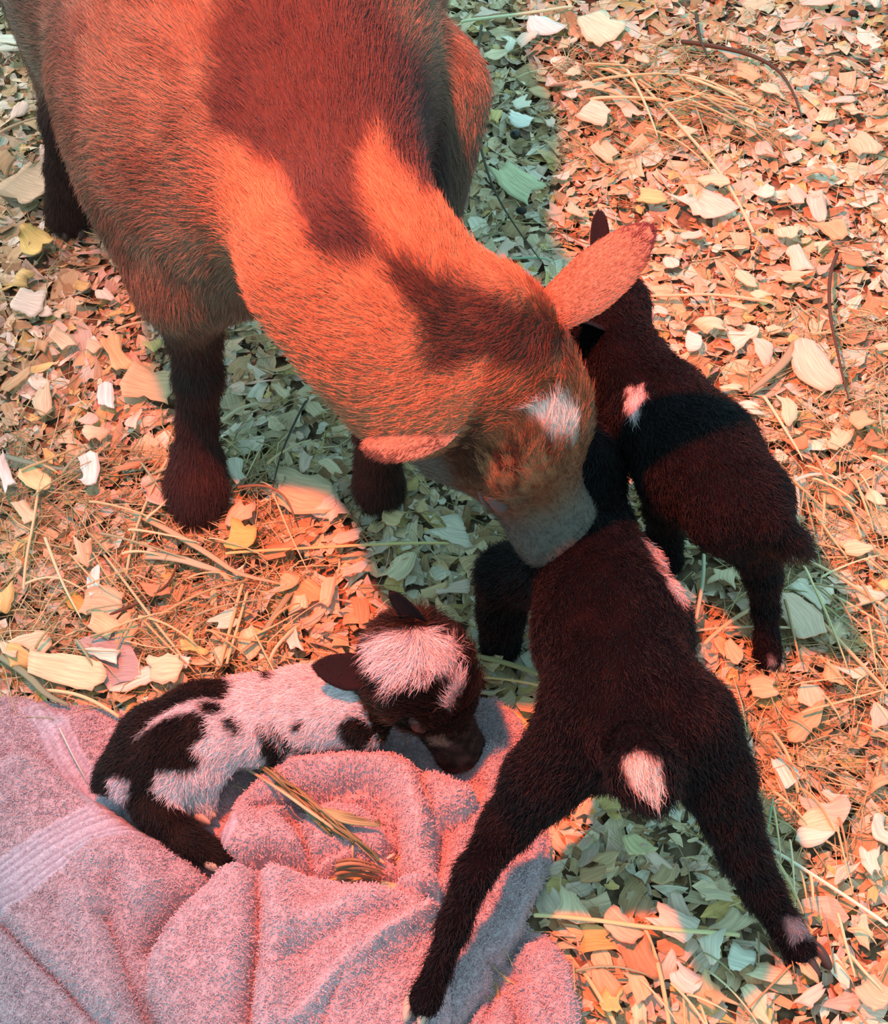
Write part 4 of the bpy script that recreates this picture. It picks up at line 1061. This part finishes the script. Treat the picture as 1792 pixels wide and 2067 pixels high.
# black kid at the back
K2 = Body()
K2.limb([Q(1235, 640, .160, 120), Q(1262, 730, .155, 165), Q(1330, 835, .145, 225), Q(1410, 920, .140, 250), Q(1480, 1010, .140, 220)], .02)
K2.limb([Q(1500, 1030, .135, 190), Q(1525, 1100, .100, 120), Q(1540, 1160, .075, 84), Q(1545, 1230, .045, 66), Q(1547, 1290, .020, 60), Q(1550, 1325, .010, 74)], .02)
K2.limb([Q(1560, 1000, .130, 70), Q(1556, 1070, .085, 60), Q(1545, 1120, .05, 50), Q(1545, 1170, .015, 50)], .015)
K2.limb([Q(1380, 960, .120, 180), Q(1345, 1020, .075, 100), Q(1342, 1080, .035, 80), Q(1345, 1130, .012, 84)], .02)
K2.limb([Q(1270, 850, .125, 150), Q(1230, 900, .085, 90), Q(1222, 950, .04, 60), Q(1222, 990, .015, 60)], .02)
K2.limb([Q(1560, 1060, .150, 90), Q(1596, 1092, .140, 66), Q(1622, 1112, .130, 40)], .012)
def k2_col(p):
    n = len(p); x, y = proj(p); nz = noise3(p, 80, 12)
    c = mix(cst((.005, .003, .004), n), cst((.009, .0045, .006), n), .2 + .7 * nz)
    x = x + 8 * noise3(p, 190, 7); y = y + 8 * noise3(p, 190, 8)
    c = mix(c, cst((.80, .60, .62), n), softpoly(x, y, [(1268, 785), (1295, 778), (1302, 800), (1290, 830), (1280, 850), (1268, 835), (1262, 810)], 7))
    c = mix(c, cst((.4, .3, .3), n), .7 * softpoly(x, y, [(1550, 1325), (1570, 1325), (1570, 1345), (1555, 1345)], 6))
    return c
TT2 = P(1615, 1105, .135)
hr2 = frame((-.72, -.35, -.55), (-.35, .95, .1))
kid2, w2 = make_kid('black kid at the back with a pale spot behind its shoulder and brushy tail', K2, P(1222, 622, .165), hr2, 1.0,
    lambda w: [(w(0, -.024, .008), P(1128, 632, .215), (-.3, -.6, -.2), .022, .9), (w(0, .020, .010), P(1210, 426, .200), (.3, -.6, .7), .019, .7)],
    k2_col, lambda p: np.where(np.linalg.norm(p - TT2, axis=1) < .022, .016, np.where(p[:, 2] < .06, .005, .0075)), 52000, 6, 0.0,
    [(P(1556, 1342, 0), (.2, -1), .0145, M_hoof_pale, 'hoof with a pale toe'), (P(1552, 1178, 0), (0, -1), .013, M_hoof), (P(1346, 1142, 0), (0, -1), .014, M_hoof), (P(1222, 1005, 0), (0, -1), .013, M_hoof)])

# spotted kid lying on the towel
Zc = lambda X, Y: (150 + X / 1.991, 1180 + Y / 1.991)
K3 = Body()
K3.limb([Q(785, 1375, .080, 130), Q(710, 1415, .062, 160), Q(610, 1430, .056, 170), Q(510, 1450, .056, 175), Q(410, 1470, .058, 185), Q(320, 1510, .054, 180), Q(262, 1560, .048, 120)], .02)
K3.limb([Q(740, 1470, .05, 90), Q(725, 1490, .03, 90)], .015)
K3.limb([Q(640, 1480, .035, 110), Q(560, 1500, .035, 100)], .02)
K3.limb([Q(330, 1555, .048, 150), Q(312, 1630, .038, 96), Q(372, 1690, .032, 74), Q(410, 1712, .028, 66), Q(445, 1732, .026, 66)], .015)
K3.limb([Q(400, 1560, .040, 120), Q(405, 1610, .028, 70), Q(412, 1640, .022, 45)], .015)
K3.limb([Q(262, 1545, .050, 90), Q(222, 1570, .040, 60), Q(200, 1585, .034, 40)], .015)
zz = lambda L: [Zc(*q) for q in L]
DARK3 = [zz([(540, 352), (640, 335), (740, 318), (835, 308), (825, 335), (785, 388), (740, 352), (680, 350), (600, 372)]),
         zz([(20, 700), (100, 600), (150, 500), (240, 430), (330, 370), (450, 345), (560, 350), (650, 395), (612, 462), (500, 460), (400, 488), (335, 530), (262, 612), (280, 640), (60, 860)]),
         zz([(262, 612), (345, 552), (420, 515), (500, 500), (530, 530), (548, 592), (480, 640), (512, 692), (500, 732), (440, 748), (330, 748), (325, 800), (370, 860), (430, 900), (520, 930), (700, 1080), (560, 1250), (300, 1000), (30, 850), (60, 700)]),
         zz([(505, 478), (560, 465), (605, 485), (600, 510), (560, 520), (515, 510)]),
         zz([(598, 528), (650, 528), (685, 605), (640, 600)]),
         zz([(735, 555), (790, 620), (880, 670), (810, 735), (765, 690)]),
         zz([(778, 538), (830, 590), (900, 660), (870, 668), (800, 600)]),
         zz([(888, 560), (930, 545), (905, 612)]),
         zz([(1065, 560), (1105, 530), (1170, 540), (1215, 590), (1200, 650), (1130, 662), (1080, 620)]),
         zz([(905, 650), (985, 650), (985, 670), (905, 668)])]
CROWN = zz([(1180, 240), (1240, 190), (1360, 172), (1460, 190), (1525, 250), (1545, 335), (1510, 395), (1440, 390), (1380, 375), (1320, 395), (1275, 425), (1262, 350), (1190, 300)])
BLAZE = zz([(1545, 345), (1570, 385), (1548, 450), (1512, 525), (1488, 480), (1515, 420)])
HO3 = P(818, 1322, .096); HR3 = frame((.50, -.80, -.33), (.73, .60, -.34)); HS3 = 1.06
def k3_col(p):
    n = len(p); x, y = proj(p); x = x + 5 * noise3(p, 230, 7) + 3 * noise3(p, 500, 17); y = y + 5 * noise3(p, 230, 8)
    c = cst((.80, .66, .68), n); dk = cst((.008, .005, .005), n)
    dk = mix(dk, cst((.022, .013, .010), n), .5 + .6 * noise3(p, 90, 3))
    w = np.zeros(n)
    for q in DARK3: w = np.maximum(w, softpoly(x, y, q, 5))
    hd = (p - HO3) @ HR3 / HS3
    ish = np.linalg.norm((hd - [.035, 0, 0]) / np.array([.075, .042, .050]), axis=1) < 1
    hw = np.where(ish, 1.0, 0.0) * (1 - softpoly(x, y, CROWN, 7)) * (1 - softpoly(x, y, BLAZE, 4))
    w = np.where(ish, hw, w)
    w = np.maximum(w * 1.0, (x > 745) * (y > 1370) * (y < 1520) * (~ish) * .0)
    c = mix(c, dk, w)
    st3 = noise3(np.stack([hd[:, 0] * .4, hd[:, 1], hd[:, 2]], 1), 420, 12)
    c = mix(c, cst((.085, .045, .026), n), .85 * w * ish * (hd[:, 2] < .020) * sm(.05, .5, st3))
    mz = ish & (hd[:, 0] > .062)
    c = mix(c, mix(cst((.030, .013, .012), n), cst((.11, .050, .042), n), .5 + .9 * noise3(p, 200, 6)), mz * .85)
    c = mix(c, cst((.34, .19, .15), n), .85 * ish * softpoly(x, y, [(868, 1488), (895, 1484), (912, 1500), (900, 1512), (872, 1506)], 5))
    c = mix(c, cst((.30, .17, .13), n), .8 * (ish & (hd[:, 0] > .060) & (hd[:, 0] < .084) & (hd[:, 2] < -.020)) * (noise3(p, 260, 5) > -.2))
    tailw = softpoly(x, y, [(218, 1570), (235, 1565), (262, 1575), (262, 1600), (245, 1625), (225, 1610)], 5)
    return mix(c, cst((.72, .58, .62), n), tailw)
def k3_len(p):
    hd = (p - HO3) @ HR3 / HS3
    L = np.full(len(p), .0072)
    crown = (np.abs(hd[:, 0] - .005) < .035) & (hd[:, 2] > .008) & (np.abs(hd[:, 1]) < .04)
    return np.where(crown, .0150, np.where(hd[:, 0] > .078, .0015, np.where(hd[:, 0] > .045, .0036, np.where(hd[:, 0] > .02, .006, L))))
kid3, w3 = make_kid('small black and white spotted kid lying curled on the pink towel', K3, HO3, HR3, HS3,
    lambda w: [(P(872, 1285, .110), P(789, 1194, .155), (-.3, -.6, .6), .0155, .8), (w(-.002, -.022, .006), P(632, 1345, .110), (0, -.64, .77), .029, .5, 1.25)],
    k3_col, k3_len, 60000, 8, .012,
    [(P(436, 1748, .022), (.8, -.3), .0095, M_hoof_pale, 'pale small hoof at the end of the stretched hind leg'), (P(414, 1652, .018), (.8, -.5), .0105, M_hoof_pale, 'pale hoof peeping out beneath the belly')], curl=.7)
